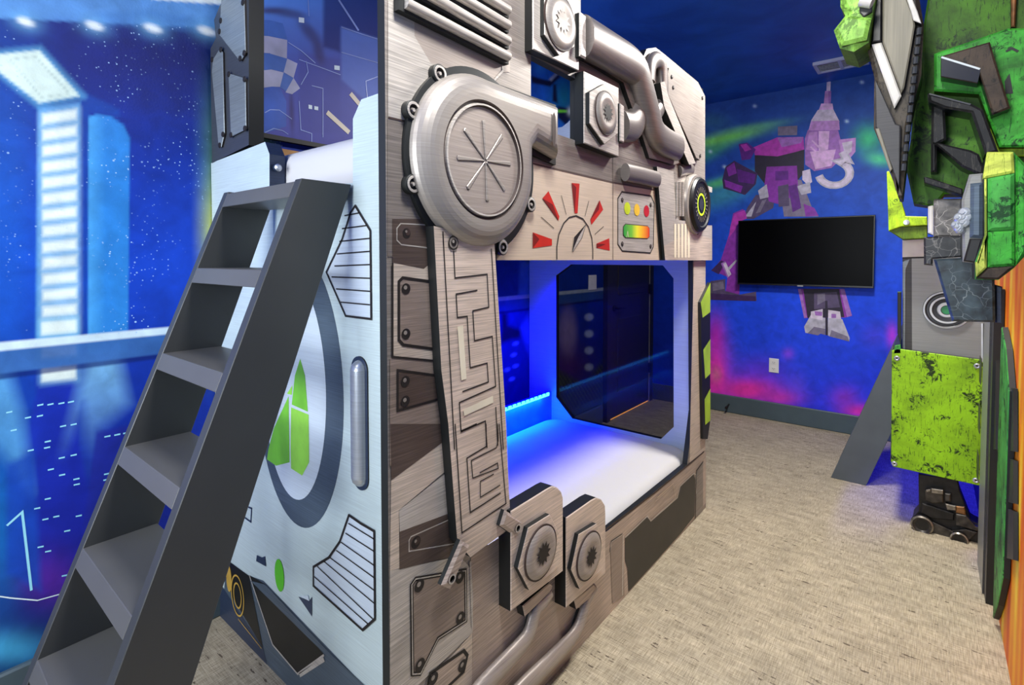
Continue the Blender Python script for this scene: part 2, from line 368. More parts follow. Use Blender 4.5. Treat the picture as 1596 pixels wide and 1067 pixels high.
def paint_left(u, v, P3):
    col = stops(v, [(0, (14, 32, 120)), (100, (12, 30, 118)), (250, (16, 52, 160)), (420, (18, 70, 200)), (540, (14, 54, 170)), (700, (14, 46, 160)), (900, (26, 32, 130)), (1040, (16, 50, 110))])
    col = over(col, .55*emask(u, v, (0, 350), (70, 330)), (22, 96, 190))
    col = over(col, .55*np.clip((u-180)/130, 0, 1)*np.clip((260-v)/260, 0, 1)*(u < 420), (16, 22, 70))
    yg = np.clip((u-296)/38, 0, 1)**1.6*np.clip((v-60)/140, 0, 1)*(u < 420)
    col = over(col, .75*yg*np.clip(1-abs(v-300)/330, 0, 1), (110, 170, 90)); col = over(col, .8*yg*emask(u, v, (333, 360), (60, 60)), (225, 230, 80))
    band = pmask(u, v, [(-60, -300), (420, -300), (345, 44), (300, 42), (200, 37), (-60, 26)], 2); col = over(col, band, (92, 150, 214))
    col = over(col, .5*band*emask(u, v, (150, 40), (140, 14)), (60, 110, 190))
    col = over(col, pmask(u, v, Q('L1', [(300, 40), (470, 30), (600, 55), (690, 90), (640, 100), (320, 75)]), 5)*.5, (70, 130, 200))
    col = over(col, pmask(u, v, [(232, -30), (350, -30), (345, 7), (236, -1)], 1.5), (225, 238, 240))
    for c in ((40, 34), (147, 40), (238, 44), (322, 48)):
        col = over(col, .6*emask(u, v, c, (24, 14), 18), (120, 190, 235)); col = over(col, emask(u, v, c, (15, 6), 20, 2), (240, 248, 250))
    T = [(118, 335), (250, 318), (246, 1120), (110, 1120)]
    col = over(col, .8*pmask(u, v, Q('L1', [(250, 280), (370, 340), (375, 365), (280, 350), (272, 1060), (248, 1060)]), 3), (14, 66, 160))
    col = over(col, pmask(u, v, Q('L1', T), 3), (64, 140, 208))
    col = over(col, pmask(u, v, Q('L1', [(-40, 165), (125, 150), (262, 300), (120, 330), (-40, 200)]), 8)*.8, (110, 190, 230))
    col = over(col, pmask(u, v, Q('L1', [(-40, 172), (122, 157), (248, 298), (122, 320), (-40, 195)]), 2), (214, 232, 222))
    col = over(col, .35*pmask(u, v, Q('L1', [(28, 182), (112, 174), (222, 292), (128, 305)]), 1)*(1-pmask(u, v, Q('L1', [(34, 186), (110, 179), (212, 291), (130, 300)]), 1)), (120, 150, 150))
    for i in range(14):
        y = 362+i*50.2; tl = 8-i*.3
        b = [(133, y-14+tl), (238, y-14-tl), (238, y+16-tl), (133, y+16+tl)]
        col = over(col, .75*pmask(u, v, Q('L1', b), 12), (190, 225, 235)); col = over(col, pmask(u, v, Q('L1', b), 3.5), (232, 242, 236))
    cyl = Q('L1', [(276, 364), (300, 357), (345, 362), (385, 390), (404, 430), (398, 1100), (274, 1100)])
    m = pmask(u, v, cyl, 2); col = over(col, m, (44, 132, 214)); col = over(col, m*np.clip((px('L1', (330, 0))[0]-u)/25, 0, 1)*.5, (90, 180, 235))
    # lower part
    low = (v > 545-(u*.08)); lm = low.astype(float)
    bld = pmask(u, v, Q('L3', [(107, 90), (232, 80), (225, 215), (232, 360), (300, 700), (120, 820), (60, 400), (107, 215)]), 4)*lm
    col = over(col, .5*bld, (26, 34, 170))
    for y in (18, 85, 155):
        b = [(122, y-14), (222, y-22), (224, y+14), (122, y+24)]
        col = over(col, .8*pmask(u, v, Q('L3', b), 10), (150, 220, 240)); col = over(col, pmask(u, v, Q('L3', b), 3), (230, 242, 236))
    beam = pmask(u, v, Q('L3', [(255, 110), (345, 100), (378, 240), (290, 320), (280, 400), (262, 440), (240, 240), (180, 400)]), 14)*lm
    col = over(col, .75*beam*np.clip(1-(v-555)/170, .05, 1), (140, 205, 240))
    beam = pmask(u, v, Q('L3', [(-30, 130), (20, 130), (60, 260), (90, 500), (30, 420), (-30, 350)]), 14)*lm
    col = over(col, .6*beam, (110, 190, 235))
    col = over(col, .8*pmask(u, v, Q('L3', [(283, 325), (470, 290), (420, 700), (240, 640)]), 3)*lm, (30, 40, 150))
    col = over(col, .7*emask(u, v, px('L3', (150, 760)), (45, 40)), (96, 40, 160))
    col = over(col, .8*emask(u, v, px('L3', (0, 600)), (30, 130)), (20, 110, 190))
    col = over(col, .9*emask(u, v, px('L3', (20, 960)), (60, 24)), (70, 170, 220))
    col = over(col, .85*pmask(u, v, Q('L3', [(20, 420), (100, 380), (120, 790), (20, 740)]), 6)*lm, (22, 70, 180))
    # rail
    def rail(xa, ya, xb, yb, h, lo=(52, 100, 176)):
        nonlocal col
        col = over(col, pmask(u, v, [(xa, ya), (xb, yb), (xb, yb+h), (xa, ya+h*1.05)], 2), lo)
    if True:
        yr = CZ+.0*P3[:, 2]
        z = P3[:, 2]; onr = (z > 1.018) & (z < 1.105); col = over(col, onr*.95, (56, 104, 172))
        col = over(col, (z > 1.086)*(z < 1.105)*1., (215, 235, 245)); col = over(col, ((z > 1.0)*(z < 1.02))*.8, (8, 34, 110))
    # mural beyond the bunk and behind the lower mattress
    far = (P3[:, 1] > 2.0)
    col = np.where(far[:, None], col*.45, col)  # paint darkened here to carry the dim light behind the bunk
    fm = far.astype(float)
    col = over(col, fm*emask(u, v, (885, 520), (14, 40), 0, 2)*.7, (150, 130, 150))
    for y in (494, 520, 546, 572): col = over(col, fm*emask(u, v, (918, y), (7, 6), 0, 3), (150, 165, 185))
    col = over(col, fm*emask(u, v, (885, 570), (30, 30))*.5, (90, 20, 50))
    tr = pmask(u, v, Q('E', [(370, 640), (520, 720), (640, 560), (640, 900), (430, 900), (370, 820)]), 5)*fm
    col = over(col, tr, (26, 34, 30)); st = (np.sin((u-v*.6)*1.1) > .2)*tr; col = over(col, st*.5, (96, 110, 40))
    # dark figures behind the lower mattress
    nf = ((P3[:, 1] > 1.4) & (P3[:, 1] < 3.0) & (v > 400) & (v < 700)).astype(float)
    col = over(col, nf*pmask(u, v, Q('E', [(75, 330), (105, 340), (110, 400), (180, 430), (175, 470), (120, 480), (70, 500)]), 4), (20, 10, 50))
    col = over(col, nf*pmask(u, v, Q('E', [(175, 60), (240, 60), (245, 245), (165, 245)]), 3)*.7, (60, 110, 190))
    col = over(col, nf*pmask(u, v, Q('E', [(180, 420), (240, 310), (265, 560), (240, 600)]), 5)*.6, (90, 120, 220))
    for p in ((140, 560), (150, 620), (130, 690), (150, 500), (105, 640)): col = over(col, nf*emask(u, v, px('E', p), (5, 3), -20, 2), (120, 150, 230))
    fr_ = np.clip((P3[:, 1]-2.2)/.02, 0, 1)*(z > 1.35); col = over(col, fr_, (20, 84, 196))
    col = over(col, fr_*emask(u, v, px('G', (320, 480)), (20, 34)), (20, 110, 150)); col = over(col, fr_*emask(u, v, px('G', (120, 230)), (12, 10)), (40, 130, 230))
    for q_ in ([(40,310),(110,330),(190,350),(260,290),(285,320),(200,400),(150,390),(50,370)], [(225,380),(250,380),(262,540),(220,520)], [(262,560),(400,590),(390,640),(330,720),(266,660)]): col = over(col, fr_*pmask(u, v, Q('G', q_), 2), (12, 20, 60))
    col = over(col, fr_*pmask(u, v, Q('G', [(190,340),(250,280),(270,292),(210,355)]), 1.5), (130, 150, 180)); col = over(col, fr_*pmask(u, v, Q('G', [(262,592),(340,598),(345,612),(262,614)]), 1.5), (110, 220, 60)); col = over(col, fr_*emask(u, v, px('G', (365, 605)), (4, 6)), (200, 220, 230))
    star = ((v < 520) & ~far)*(1-band); return np.concatenate([col, star[:, None]], 1)

def paint_back(u, v, P3):
    col = stops(v, [(120, (32, 66, 128)), (220, (28, 62, 130)), (330, (24, 62, 150)), (450, (20, 58, 176)), (560, (26, 52, 190)), (650, (34, 40, 176))])
    for c, r, a, k, cc in (((200, 640), (190, 26), -14, .8, (110, 190, 80)), ((160, 690), (120, 30), -30, .5, (70, 160, 90)), ((200, 840), (130, 22), -15, .7, (80, 170, 90)), ((320, 590), (150, 14), -10, .45, (90, 160, 110)),
                      ((200, 900), (160, 50), -20, .4, (60, 140, 120)), ((870, 640), (60, 60), 30, .7, (50, 160, 100)), ((920, 735), (60, 30), 10, .6, (70, 180, 110)), ((150, 560), (80, 40), 0, .3, (60, 120, 120))):
        col = over(col, min(1, k*1.25)*emask(u, v, px('W1', c), (r[0]/2.96, r[1]/2.96), a), cc)
    for c, r, k, cc in (((105, 600), (40, 90), .8, (150, 30, 150)), ((100, 780), (60, 130), .85, (210, 40, 130)), ((108, 780), (24, 34), .95, (250, 90, 130)), ((250, 850), (120, 55), .85, (210, 40, 120)), ((440, 685), (24, 24), .45, (130, 50, 170)), ((300, 760), (120, 60), .5, (90, 40, 190)),
                   ((400, 890), (90, 40), .7, (170, 40, 130)), ((920, 600), (24, 50), .75, (160, 40, 170)), ((840, 600), (60, 60), .4, (70, 50, 190)), ((700, 890), (60, 50), .7, (120, 40, 160)), ((770, 950), (70, 30), .8, (190, 40, 140)), ((480, 830), (40, 50), .35, (90, 60, 200))):
        col = over(col, k*emask(u, v, px('W2', c), (r[0]/2.96, r[1]/2.96)), cc)
    for p in ((345, 490), (770, 560), (140, 700), (840, 380), (205, 770)): col = over(col, .8*emask(u, v, px('W1', p), (2.6, 2.2)), (170, 200, 235))
    return np.concatenate([np.clip(col*2.0, 0, .9), np.zeros((len(u), 1))], 1)

def paint_right(u, v, P3):
    y, z = P3[:, 1], P3[:, 2]
    rng = np.sin(y*26+np.sin(z*3)*1.6)+.6*np.sin(y*61+z*2.3)+.5*np.sin(y*13-z*5)+.5*np.sin(z*9+y*33)
    t = np.clip(.5+.2*rng+.1*np.sin(z*2.2), 0, 1)
    flame = stops(t, [(0, (190, 52, 14)), (.35, (232, 104, 14)), (.7, (248, 168, 22)), (1, (255, 218, 60))])
    up = np.clip((z-1.05)/.5, 0, 1)[:, None]; flame = flame*(1-up)+lin((120, 44, 24))*up
    blue = stops(z, [(0, (24, 30, 120)), (2.7, (20, 50, 120))])
    dk = np.clip((1.95-y)/.1, 0, 1)[:, None]; flame = flame*(1-dk)+lin((70, 84, 110))*dk
    k = np.clip((y-3.2)/.05, 0, 1)[:, None]; col = flame*(1-k)+blue*k
    return np.concatenate([col, np.zeros((len(u), 1))], 1)

# ------------------------------------------------------------------ room shell
struct(MB().box((XL-.1, YN-.1, -.1), (XR+.1, YB+.1, 0), 'carpet').build('floor', smooth=False))
struct(MB().box((XL-.1, YN-.1, ZC), (XR+.1, YB+.1, ZC+.1), 'ceiling_paint').build('ceiling', smooth=False))
ys = [YN, -.6, -.1]; u_ = -30.
while u_ < 420: ys.append(on(('X', XL), 'P', (u_, 500)).y); u_ += 2.2
ys = [y for y in ys if y < 1.05]+list(np.arange(1.06, YB, .013))+[YB]
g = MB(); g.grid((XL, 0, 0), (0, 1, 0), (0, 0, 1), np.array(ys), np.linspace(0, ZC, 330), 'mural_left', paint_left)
g.box((XL-.1, YN-.1, 0), (XL-.002, YB+.1, ZC), 'wall_white')
PLW = ('X', XL)
for x, y, ln in [(118,243,1),(148,241,1),(180,238,1),(208,234,1),(82,280,1),(117,275,1),(27,264,1),(185,305,1),(216,300,1),(40,317,1),(90,376,1),(140,350,1),(138,368,1),(181,398,1),(216,390,1),(149,432,1),(182,448,1),
                 (224,460,1),(225,476,1),(140,518,1),(109,546,1),(133,578,1),(165,570,1),(231,568,1),(197,612,1),(119,659,1),(141,672,1),(190,743,1),(315,335,1),(344,330,1),(370,325,1),(314,445,1),(312,462,1)]:
    g.decal(onp(PLW, 'L3', [(x-9, y+3), (x+9, y-1), (x+9, y+3.5), (x-9, y+7)]), NX, 'mural_dash', 1)
g.line(onp(PLW, 'L3', [(-30, 803), (30, 812), (110, 819), (190, 797), (300, 760)]), NX, .0035, 'mural_white', 1)
g.line(onp(PLW, 'L3', [(20, 600), (65, 560), (92, 790)]), NX, .006, 'mural_dash', 1)
struct(g.build('wall_left', smooth=False))

g = MB(); g.grid((0, YB, 0), (1, 0, 0), (0, 0, 1), np.linspace(XR, XL, 230), np.linspace(0, ZC, 250), 'mural_back', paint_back)
g.box((XL-.1, YB+.002, 0), (XR+.1, YB+.1, ZC), 'wall_white')
PB = ('Y', YB)
def M_(crop, pts, mat, layer=1): g.decal(onp(PB, crop, pts), NY, mat, layer)
# painted purple machine on the back wall (plain machine shapes)
for mat, ly, pts in [
    ('m_pale',1,[(678,375),(696,375),(694,420),(676,420)]), ('m_lilac',1,[(670,420),(698,420),(696,478),(664,478)]), ('m_lilac2',2,[(684,420),(698,420),(696,478),(686,478)]),
    ('m_lilac3',1,[(652,478),(704,478),(708,505),(640,510)]), ('m_pale',1,[(636,508),(708,505),(736,560),(730,600),(594,600),(606,555)]),
    ('m_lilac',2,[(606,560),(734,556),(738,600),(594,602)]), ('m_lilac2',1,[(590,600),(730,600),(745,660),(748,730),(700,775),(620,790),(578,760),(576,640)]),
    ('m_lilac3',2,[(640,605),(690,605),(684,690),(640,700)]), ('m_lilac',2,[(596,612),(634,608),(634,700),(582,690)]), ('m_lilac3',2,[(600,700),(720,690),(700,765),(625,782)]),
    ('m_lilac',2,[(732,645),(812,636),(810,700),(776,742),(745,720)]), ('m_pale',3,[(748,660),(796,650),(792,700),(764,722)]), ('m_lilac3',3,[(606,650),(612,646),(650,682),(644,688)]), ('m_lilac3',3,[(600,680),(606,676),(650,716),(644,722)]),
    ('m_magenta',2,[(340,680),(450,634),(570,632),(574,690),(540,700),(450,722),(345,716)]), ('m_lilac2',3,[(450,636),(570,632),(560,660),(470,680)]),
    ('m_dark',1,[(345,700),(574,680),(572,800),(520,860),(400,860),(345,790)]), ('m_purple',2,[(400,770),(540,765),(545,860),(480,950),(410,930),(390,850)]), ('m_purple2',3,[(440,790),(500,788),(500,830),(440,834)]),
    ('m_mid',3,[(452,860),(500,850),(505,950),(455,955)]), ('m_purple2',2,[(270,665),(310,658),(350,690),(325,735),(285,740)]), ('m_magenta',3,[(278,668),(306,664),(330,690),(300,700)]),
    ('m_plum',1,[(210,770),(250,742),(300,770),(358,800),(350,850),(300,900),(200,870),(195,830)]), ('m_purple',2,[(214,775),(250,750),(262,800),(225,815)]), ('m_purple2',2,[(262,780),(350,805),(340,850),(270,840)]), ('m_purple',3,[(205,830),(290,860),(280,890),(210,862)]),
    ('m_gray',1,[(452,585),(542,580),(540,624),(452,626)]),
    ('m_silver',2,[(360,880),(400,850),(410,910),(370,920)]), ('m_silver',2,[(540,860),(600,840),(606,890),(560,900)]), ('m_gray',1,[(500,830),(560,830),(610,960),(640,1000),(480,1000),(470,930)]), ('m_purple2',2,[(500,860),(540,850),(560,960),(520,980)]),
    ('m_pale',1,[(565,790),(600,780),(610,840),(590,855),(565,830)]), ('m_purple',2,[(570,940),(620,960),(640,996),(580,1000)]),
    ('m_mid',1,[(350,900),(440,900),(430,960),(340,1010),(290,1010),(310,960)]), ('m_silver',2,[(330,960),(352,930),(330,1000),(300,1000)]), ('m_gray',2,[(380,925),(400,920),(370,980),(350,985)]),
    ('m_purple',1,[(245,985),(290,965),(310,990),(262,1030),(240,1060),(230,1060)])]: M_('W1', pts, mat, ly)
ring = []
for i in range(15): a = math.radians(-70+i*17); ring.append((712+math.cos(a)*72, 800+math.sin(a)*56))
g.line(onp(PB, 'W1', [(750, 700), (775, 745)]+ring), NY, .055, 'm_silver', 3); g.line(onp(PB, 'W1', [(750, 700), (775, 745)]+ring), NY, .034, 'm_pale', 4)
for mat, ly, pts in [
    ('m_magenta',2,[(192,40),(240,22),(250,60),(215,75),(190,120),(165,150),(175,90)]), ('m_purple',1,[(165,140),(215,70),(215,410),(150,410),(160,330),(90,300),(130,250)]), ('m_lilac2',3,[(130,268),(150,256),(176,320),(160,336)]), ('m_pale',3,[(140,270),(152,262),(178,318),(164,330)]),
    ('m_plum',1,[(84,300),(130,254),(150,262),(120,318)]), ('m_mid',1,[(80,350),(150,340),(150,395),(215,412),(292,398),(294,440),(80,430)]), ('m_plum',2,[(80,405),(290,420),(292,442),(82,436)]), ('m_gray',2,[(90,360),(140,350),(145,385),(92,395)]), ('m_silver',3,[(160,290),(200,250),(205,256),(168,300)]),
    ('m_purple',1,[(485,385),(700,385),(735,510),(700,518),(540,520),(515,520)]), ('m_lilac2',2,[(486,386),(500,386),(528,518),(514,520)]), ('m_lilac2',2,[(680,386),(700,386),(735,508),(712,516)]), ('m_dark',2,[(510,386),(675,386),(700,515),(530,520)]),
    ('m_mid',3,[(560,405),(665,400),(680,470),(560,480)]), ('m_gray',3,[(575,410),(610,405),(612,440),(575,460)]), ('m_pale',3,[(545,490),(600,478),(600,530),(545,520)]), ('m_pale',3,[(625,482),(680,490),(685,525),(625,520)]), ('m_lilac2',4,[(562,488),(598,492),(596,510),(566,508)]), ('m_lilac2',4,[(640,500),(662,502),(662,520),(640,520)]),
    ('m_silver',2,[(545,505),(612,520),(612,598),(590,592),(578,600),(520,588),(514,560)]), ('m_silver',2,[(624,520),(690,525),(725,612),(722,628),(630,604),(622,598)]), ('m_gray',3,[(560,560),(612,570),(612,598),(590,592),(578,600),(530,590)]), ('m_gray',3,[(640,575),(715,605),(722,628),(632,604)]), ('m_dark',4,[(611,440),(622,440),(624,600),(613,598)])]: M_('W2', pts, mat, ly)
struct(g.build('wall_back', smooth=False))
g = MB(); g.grid((XR, 0, 0), (0, 1, 0), (0, 0, 1), np.array([YN, 0, 1.0, 1.5]+list(np.arange(1.7, 3.4, .01))+[YB]), np.linspace(0, ZC, 160), 'mural_right', paint_right)
g.box((XR+.002, YN-.1, 0), (XR+.1, YB+.1, ZC), 'wall_white')
struct(g.build('wall_right', smooth=False))
wn = MB(); O_ = [Vector(p) for p in [(XL,YN,0),(XR,YN,0),(XR,YN,ZC),(XL,YN,ZC)]]; Hn = [Vector(p) for p in [(-1.9,YN,.85),(-.4,YN,.85),(-.4,YN,2.15),(-1.9,YN,2.15)]]
wn.slab(O_, (0, 1, 0), .1, 'wall_white', 'wall_white', holes=[Hn]); struct(wn.build('wall_near', smooth=False))
wf = MB()
for a_, b_ in (((-1.9,.85),(-.4,.89)), ((-1.9,2.11),(-.4,2.15)), ((-1.9,.89),(-1.86,2.11)), ((-.44,.89),(-.4,2.11)), ((-1.17,.89),(-1.13,2.11))): wf.box((a_[0], YN-.07, a_[1]), (b_[0], YN-.03, b_[1]), 'white_plastic')
wo_ = struct(wf.build('window_1', smooth=False)); MB().box((-1.86, YN-.055, .89), (-.44, YN-.05, 2.11), 'daylight_pane').build('pane', wo_, smooth=False)
struct(MB().slab([Vector(p) for p in [(XL+.0,YB-.016,0),(XR,YB-.016,0),(XR,YB-.016,.15),(XL,YB-.016,.15)]], NY, .016, 'baseboard', 'baseboard', .006).build('baseboard_back', smooth=False))
b = MB()
for y0, y1 in ((YN, 3.72), (4.64, YB-.017)): b.slab([Vector(p) for p in [(XL+.016,y0,0),(XL+.016,y1,0),(XL+.016,y1,.15),(XL+.016,y0,.15)]], NX, .016, 'baseboard', 'baseboard', .006)
struct(b.build('baseboard_left', smooth=False))

# door in the left wall beyond the bunk, shut, warm light under it
d = MB(); d.box((XL-.0, 3.80, .012), (XL+.03, 4.56, 2.03), 'door_paint')
for z0, z1 in ((.2, .85), (1.02, 1.88)):
    for y0, y1 in ((3.92, 4.44),):
        d.slab([Vector((XL+.036, y0, z0)), Vector((XL+.036, y1, z0)), Vector((XL+.036, y1, z1)), Vector((XL+.036, y0, z1))], NX, .008, 'door_paint', 'door_paint', .02)
do = struct(d.build('door_1', smooth=False))
f = MB()
for y0, y1 in ((3.74, 3.80), (4.575, 4.635)): f.box((XL, y0, 0), (XL+.04, y1, 2.09), 'door_paint')
f.box((XL, 3.80, 2.035), (XL+.04, 4.575, 2.09), 'door_paint')
f.build('door_frame', do, smooth=False)
MB().box((XL, 4.562, .0), (XL+.034, 4.573, 2.03), 'hinge_light').build('jamb_strip', do, smooth=False)
MB().box((XL, 3.80, .0), (XL+.025, 4.56, .011), 'door_gap_light').build('door_gap', do, smooth=False)
for z in (.32, 1.06, 1.8): MB().box((XL+.02, 4.545, z-.045), (XL+.048, 4.585, z+.045), 'rubber').build('hinge', do, smooth=False)
h = MB(); h.lathe((XL+.03, 3.87, .93), NX, [(0, .027), (.01, .027), (.012, .01), (.05, .01)], 'rubber', 20); h.tube([(XL+.078, 3.865, .93), (XL+.08, 3.93, .93), (XL+.072, 3.985, .93)], .009, 'rubber', 10)
h.build('door_handle', do)

# ceiling lamps
for i, (x, y, p) in enumerate(LAMPS):
    t = thing('ceiling_lamp', ['round white recessed ceiling lamp above the near bunk', 'round white recessed ceiling lamp over the middle of the carpet', 'round white recessed ceiling lamp near the ladder end of the room'][i], 'lamp', (x, y, ZC), 'ceiling lamps')
    MB().lathe((x, y, ZC-.001), (0, 0, -1), [(0, .105), (.012, .1), (.012, .088), (.004, .085)], 'white_plastic', 32).build('trim_ring', t)
    MB().lathe((x, y, ZC-.006), (0, 0, -1), [(0, .084), (.004, .084)], 'lamp_diffuser', 32).build('diffuser', t)

# ceiling vent
t = thing('ceiling_vent', 'pale metal two-panel air vent on the dark blue ceiling by the back wall', 'vent', (-.51, 4.26, ZC))
v0, v1, w0, w1 = -.665, -.355, 4.15, 4.37
fr = MB()
for a, b_ in (((v0, w0), (v1, w0+.022)), ((v0, w1-.022), (v1, w1)), ((v0, w0+.022), (v0+.022, w1-.022)), ((v1-.022, w0+.022), (v1, w1-.022)), ((-.52, w0+.022), (-.5, w1-.022))):
    fr.box((a[0], a[1], ZC-.022), (b_[0], b_[1], ZC-.001), 'vent_gray')
fr.build('frame', t, smooth=False)
MB().box((v0+.02, w0+.02, ZC-.004), (v1-.02, w1-.02, ZC-.0015), 'slot_dark').build('backing', t, smooth=False)
for k in range(6):
    y = w0+.03+k*.029
    for a, b_ in ((v0+.023, -.521), (-.499, v1-.023)):
        MB().add([(a, y, ZC-.018), (b_, y, ZC-.018), (b_, y+.02, ZC-.006), (a, y+.02, ZC-.006), (a, y+.001, ZC-.020), (b_, y+.001, ZC-.020), (b_, y+.021, ZC-.008), (a, y+.021, ZC-.008)],
            [(0,1,2,3),(7,6,5,4),(0,4,5,1),(1,5,6,2),(2,6,7,3),(3,7,4,0)], 'vent_gray').build('slat', t, smooth=False)

# ------------------------------------------------------------------ the silver bunk bed
bunk = thing('bunk_bed', 'silver robot-themed bunk bed with round turbine, pipes and gauge panel', 'bed', (-1.5, 1.8, 0))
zt = on(PF, 'P', (905, 19)).z
opening = onp(PF, 'P', [(775, 405), (1080, 405)])+onp(PF, 'E', [(1105, 860)])+onp(PF, 'P', [(1071, 724), (945, 828), (760, 981)])+[on(PF, 'P', (760, 405))]
window = onp(PF, 'G', [(40, 140), (418, 340), (418, 850), (40, 720)])
y0 = on(PF, 'P', (603, 500)).y; yr = on(PF, 'P', (1100, 500)).y
outer = [Vector((XF, y0, 0)), Vector((XF, yr, 0)), on(PF, 'P', (1100, 404)), Vector((XF, on(PF, 'P', (1110, 403)).y, on(PF, 'P', (1110, 403)).z)), on(PF, 'P', (1110, 352)), on(PF, 'P', (1099, 350)), on(PF, 'P', (1099, 150)),
         on(PF, 'P', (1088, 128)), on(PF, 'P', (1035, 84)), on(PF, 'P', (1022, 74)), on(PF, 'P', (1008, 76)), on(PF, 'P', (1000, 95)), on(PF, 'P', (995, 83)), on(PF, 'P', (905, 19)), Vector((XF, on(PF, 'P', (905, 19)).y, 2.32)), Vector((XF, y0, 2.32))]
fp = MB(); fp.slab(outer, NX, .025, 'metal_mid', 'edge_dark', holes=[opening, window])
def dF(crop, pts, mat, layer=1): fp.decal(onp(PF, crop, pts), NX, mat, layer)
def lF(crop, pts, wd=.004, mat='line_dark', layer=4, closed=False): fp.line(onp(PF, crop, pts), NX, wd, mat, layer, closed)
def double(crop, pts, closed=True):
    lF(crop, pts, .0085, 'line_dark', 3, closed); lF(crop, pts, .0028, 'metal_light', 4, closed)
def screw(crop, p, r=.0115):
    c = on(PF, crop, p); fp.decal(circle(c, NX, r, 18), NX, 'line_dark', 4); fp.decal(circle(c+Vector((0, .003, .002)), NX, r*.62, 14), NX, 'line_brown', 5); fp.decal(circle(c+Vector((0, -.002, .004)), NX, r*.28, 8), NX, 'metal_mid', 6)
# printed artwork, left strip
dF('P', [(607,0),(655,0),(655,180),(690,200),(690,345),(607,345)], 'metal_top', 1)
dF('A', [(38,0),(120,0),(148,75),(148,150),(215,260),(300,300),(200,420),(140,510),(38,488)], 'metal_light', 2)
dF('A', [(148,70),(545,240),(545,300),(510,300),(480,340),(300,290),(215,262),(148,150)], 'metal_face', 2)
lF('A', [(38,488),(140,512)], .004, 'line_brown')
dF('A', [(36,490),(150,515),(170,700),(240,900),(240,1067),(36,1067)], 'metal_gray', 2)
lF('A', [(514,240),(514,296),(478,335)], .006, 'metal_light', 4)
dF('K', [(22,330),(180,330),(156,460),(124,490),(22,470)], 'metal_dark', 3)
double('K', [(180,352),(48,345),(36,360),(36,398),(50,412),(180,428)], False); screw('K', (67,376))
dF('K', [(22,470),(122,490),(160,458),(190,458),(195,786),(22,770)], 'metal_beige', 3)
dF('K', [(42,530),(52,520),(135,528),(165,515),(180,748),(55,732),(42,716)], 'metal_brown', 4)
fp.line(onp(PF, 'K', [(180,515),(155,518),(140,530),(54,518),(42,530),(42,716),(56,732),(190,750)]), NX, .007, 'line_dark', 5)
fp.line(onp(PF, 'K', [(22,470),(22,770),(190,786)]), NX, .005, 'line_dark', 5)
for p in ((64,553), (64,697)):
    c = on(PF, 'K', p); fp.decal(circle(c, NX, .0125, 18), NX, 'line_dark', 6); fp.decal(circle(c+Vector((0, -.002, .003)), NX, .005, 12), NX, 'metal_mid', 7)
dF('K', [(14,772),(195,786),(200,1000),(14,1120)], 'metal_brown', 3)
dF('K', [(38,812),(190,834),(190,900),(38,942)], 'metal_dark', 4); fp.line(onp(PF, 'K', [(195,834),(38,813),(38,942),(195,898)]), NX, .006, 'line_dark', 5)
for p in ((62,848), (62,911)):
    c = on(PF, 'K', p); fp.decal(circle(c, NX, .0125, 18), NX, 'line_dark', 6); fp.decal(circle(c+Vector((0, -.002, .003)), NX, .005, 12), NX, 'metal_mid', 7)
# left strip, lower
dF('D', [(45,0),(300,0),(300,45),(50,230)], 'metal_dark', 3)
dF('D', [(50,230),(300,30),(300,170),(82,352),(84,590),(45,600)], 'metal_beige', 2)
dF('D', [(82,352),(300,180),(300,320),(300,380),(84,450)], 'metal_light', 3); dF('D', [(84,440),(300,360),(300,540),(84,594)], 'metal_dark', 3)
double('D', [(310,380),(130,460),(122,475),(122,520),(310,488)], False); screw('D', (150,483), .014)
dF('D', [(45,600),(330,540),(385,600),(385,850),(160,1067),(45,1067)], 'metal_light', 2)
dF('D', [(375,540),(560,420),(620,500),(620,1067),(380,1067),(385,700)], 'metal_low', 2); lF('D', [(372,560),(380,830)], .006, 'metal_light', 5)
dF('D', [(132,655),(148,632),(350,600),(352,800),(240,870),(165,1015),(138,1020)], 'metal_brown', 4)
fp.line(onp(PF, 'D', [(132,655),(148,632),(352,598),(354,802),(240,875),(168,1018),(136,1020)]), NX, .010, 'line_dark', 5, True)
fp.line(onp(PF, 'D', [(132,655),(148,632),(352,598),(354,802),(240,875),(168,1018),(136,1020)]), NX, .003, 'metal_light', 6, True)
for p in ((162,658), (330,790), (165,982), (328,625)):
    c = on(PF, 'D', p); fp.decal(circle(c, NX, .015, 18), NX, 'line_dark', 7); fp.decal(circle(c+Vector((0, -.002, .004)), NX, .006, 12), NX, 'metal_mid', 8)
dF('D', [(385,850),(620,760),(620,1100),(160,1100)], 'metal_beige', 1)
dF('D', [(205,1020),(350,925),(360,945),(345,1010),(250,1100),(180,1100)], 'metal_low', 4); fp.line(onp(PF, 'D', [(190,1100),(208,1018),(345,925),(360,945),(345,1010),(250,1100)]), NX, .009, 'line_dark', 5)
for p in ((220,1038), (338,985)):
    c = on(PF, 'D', p); fp.decal(circle(c, NX, .015, 18), NX, 'line_dark', 7); fp.decal(circle(c+Vector((0, -.002, .004)), NX, .006, 12), NX, 'metal_mid', 8)
# lower area to the right of the arm
dF('P', [(795,812),(945,828),(1078,722),(1100,700),(1100,782),(1100,790),(860,1080),(795,1080)], 'metal_low', 1)
dF('P', [(600,1080),(870,1067),(1100,783),(1100,790),(880,1090)], 'metal_brown', 1)
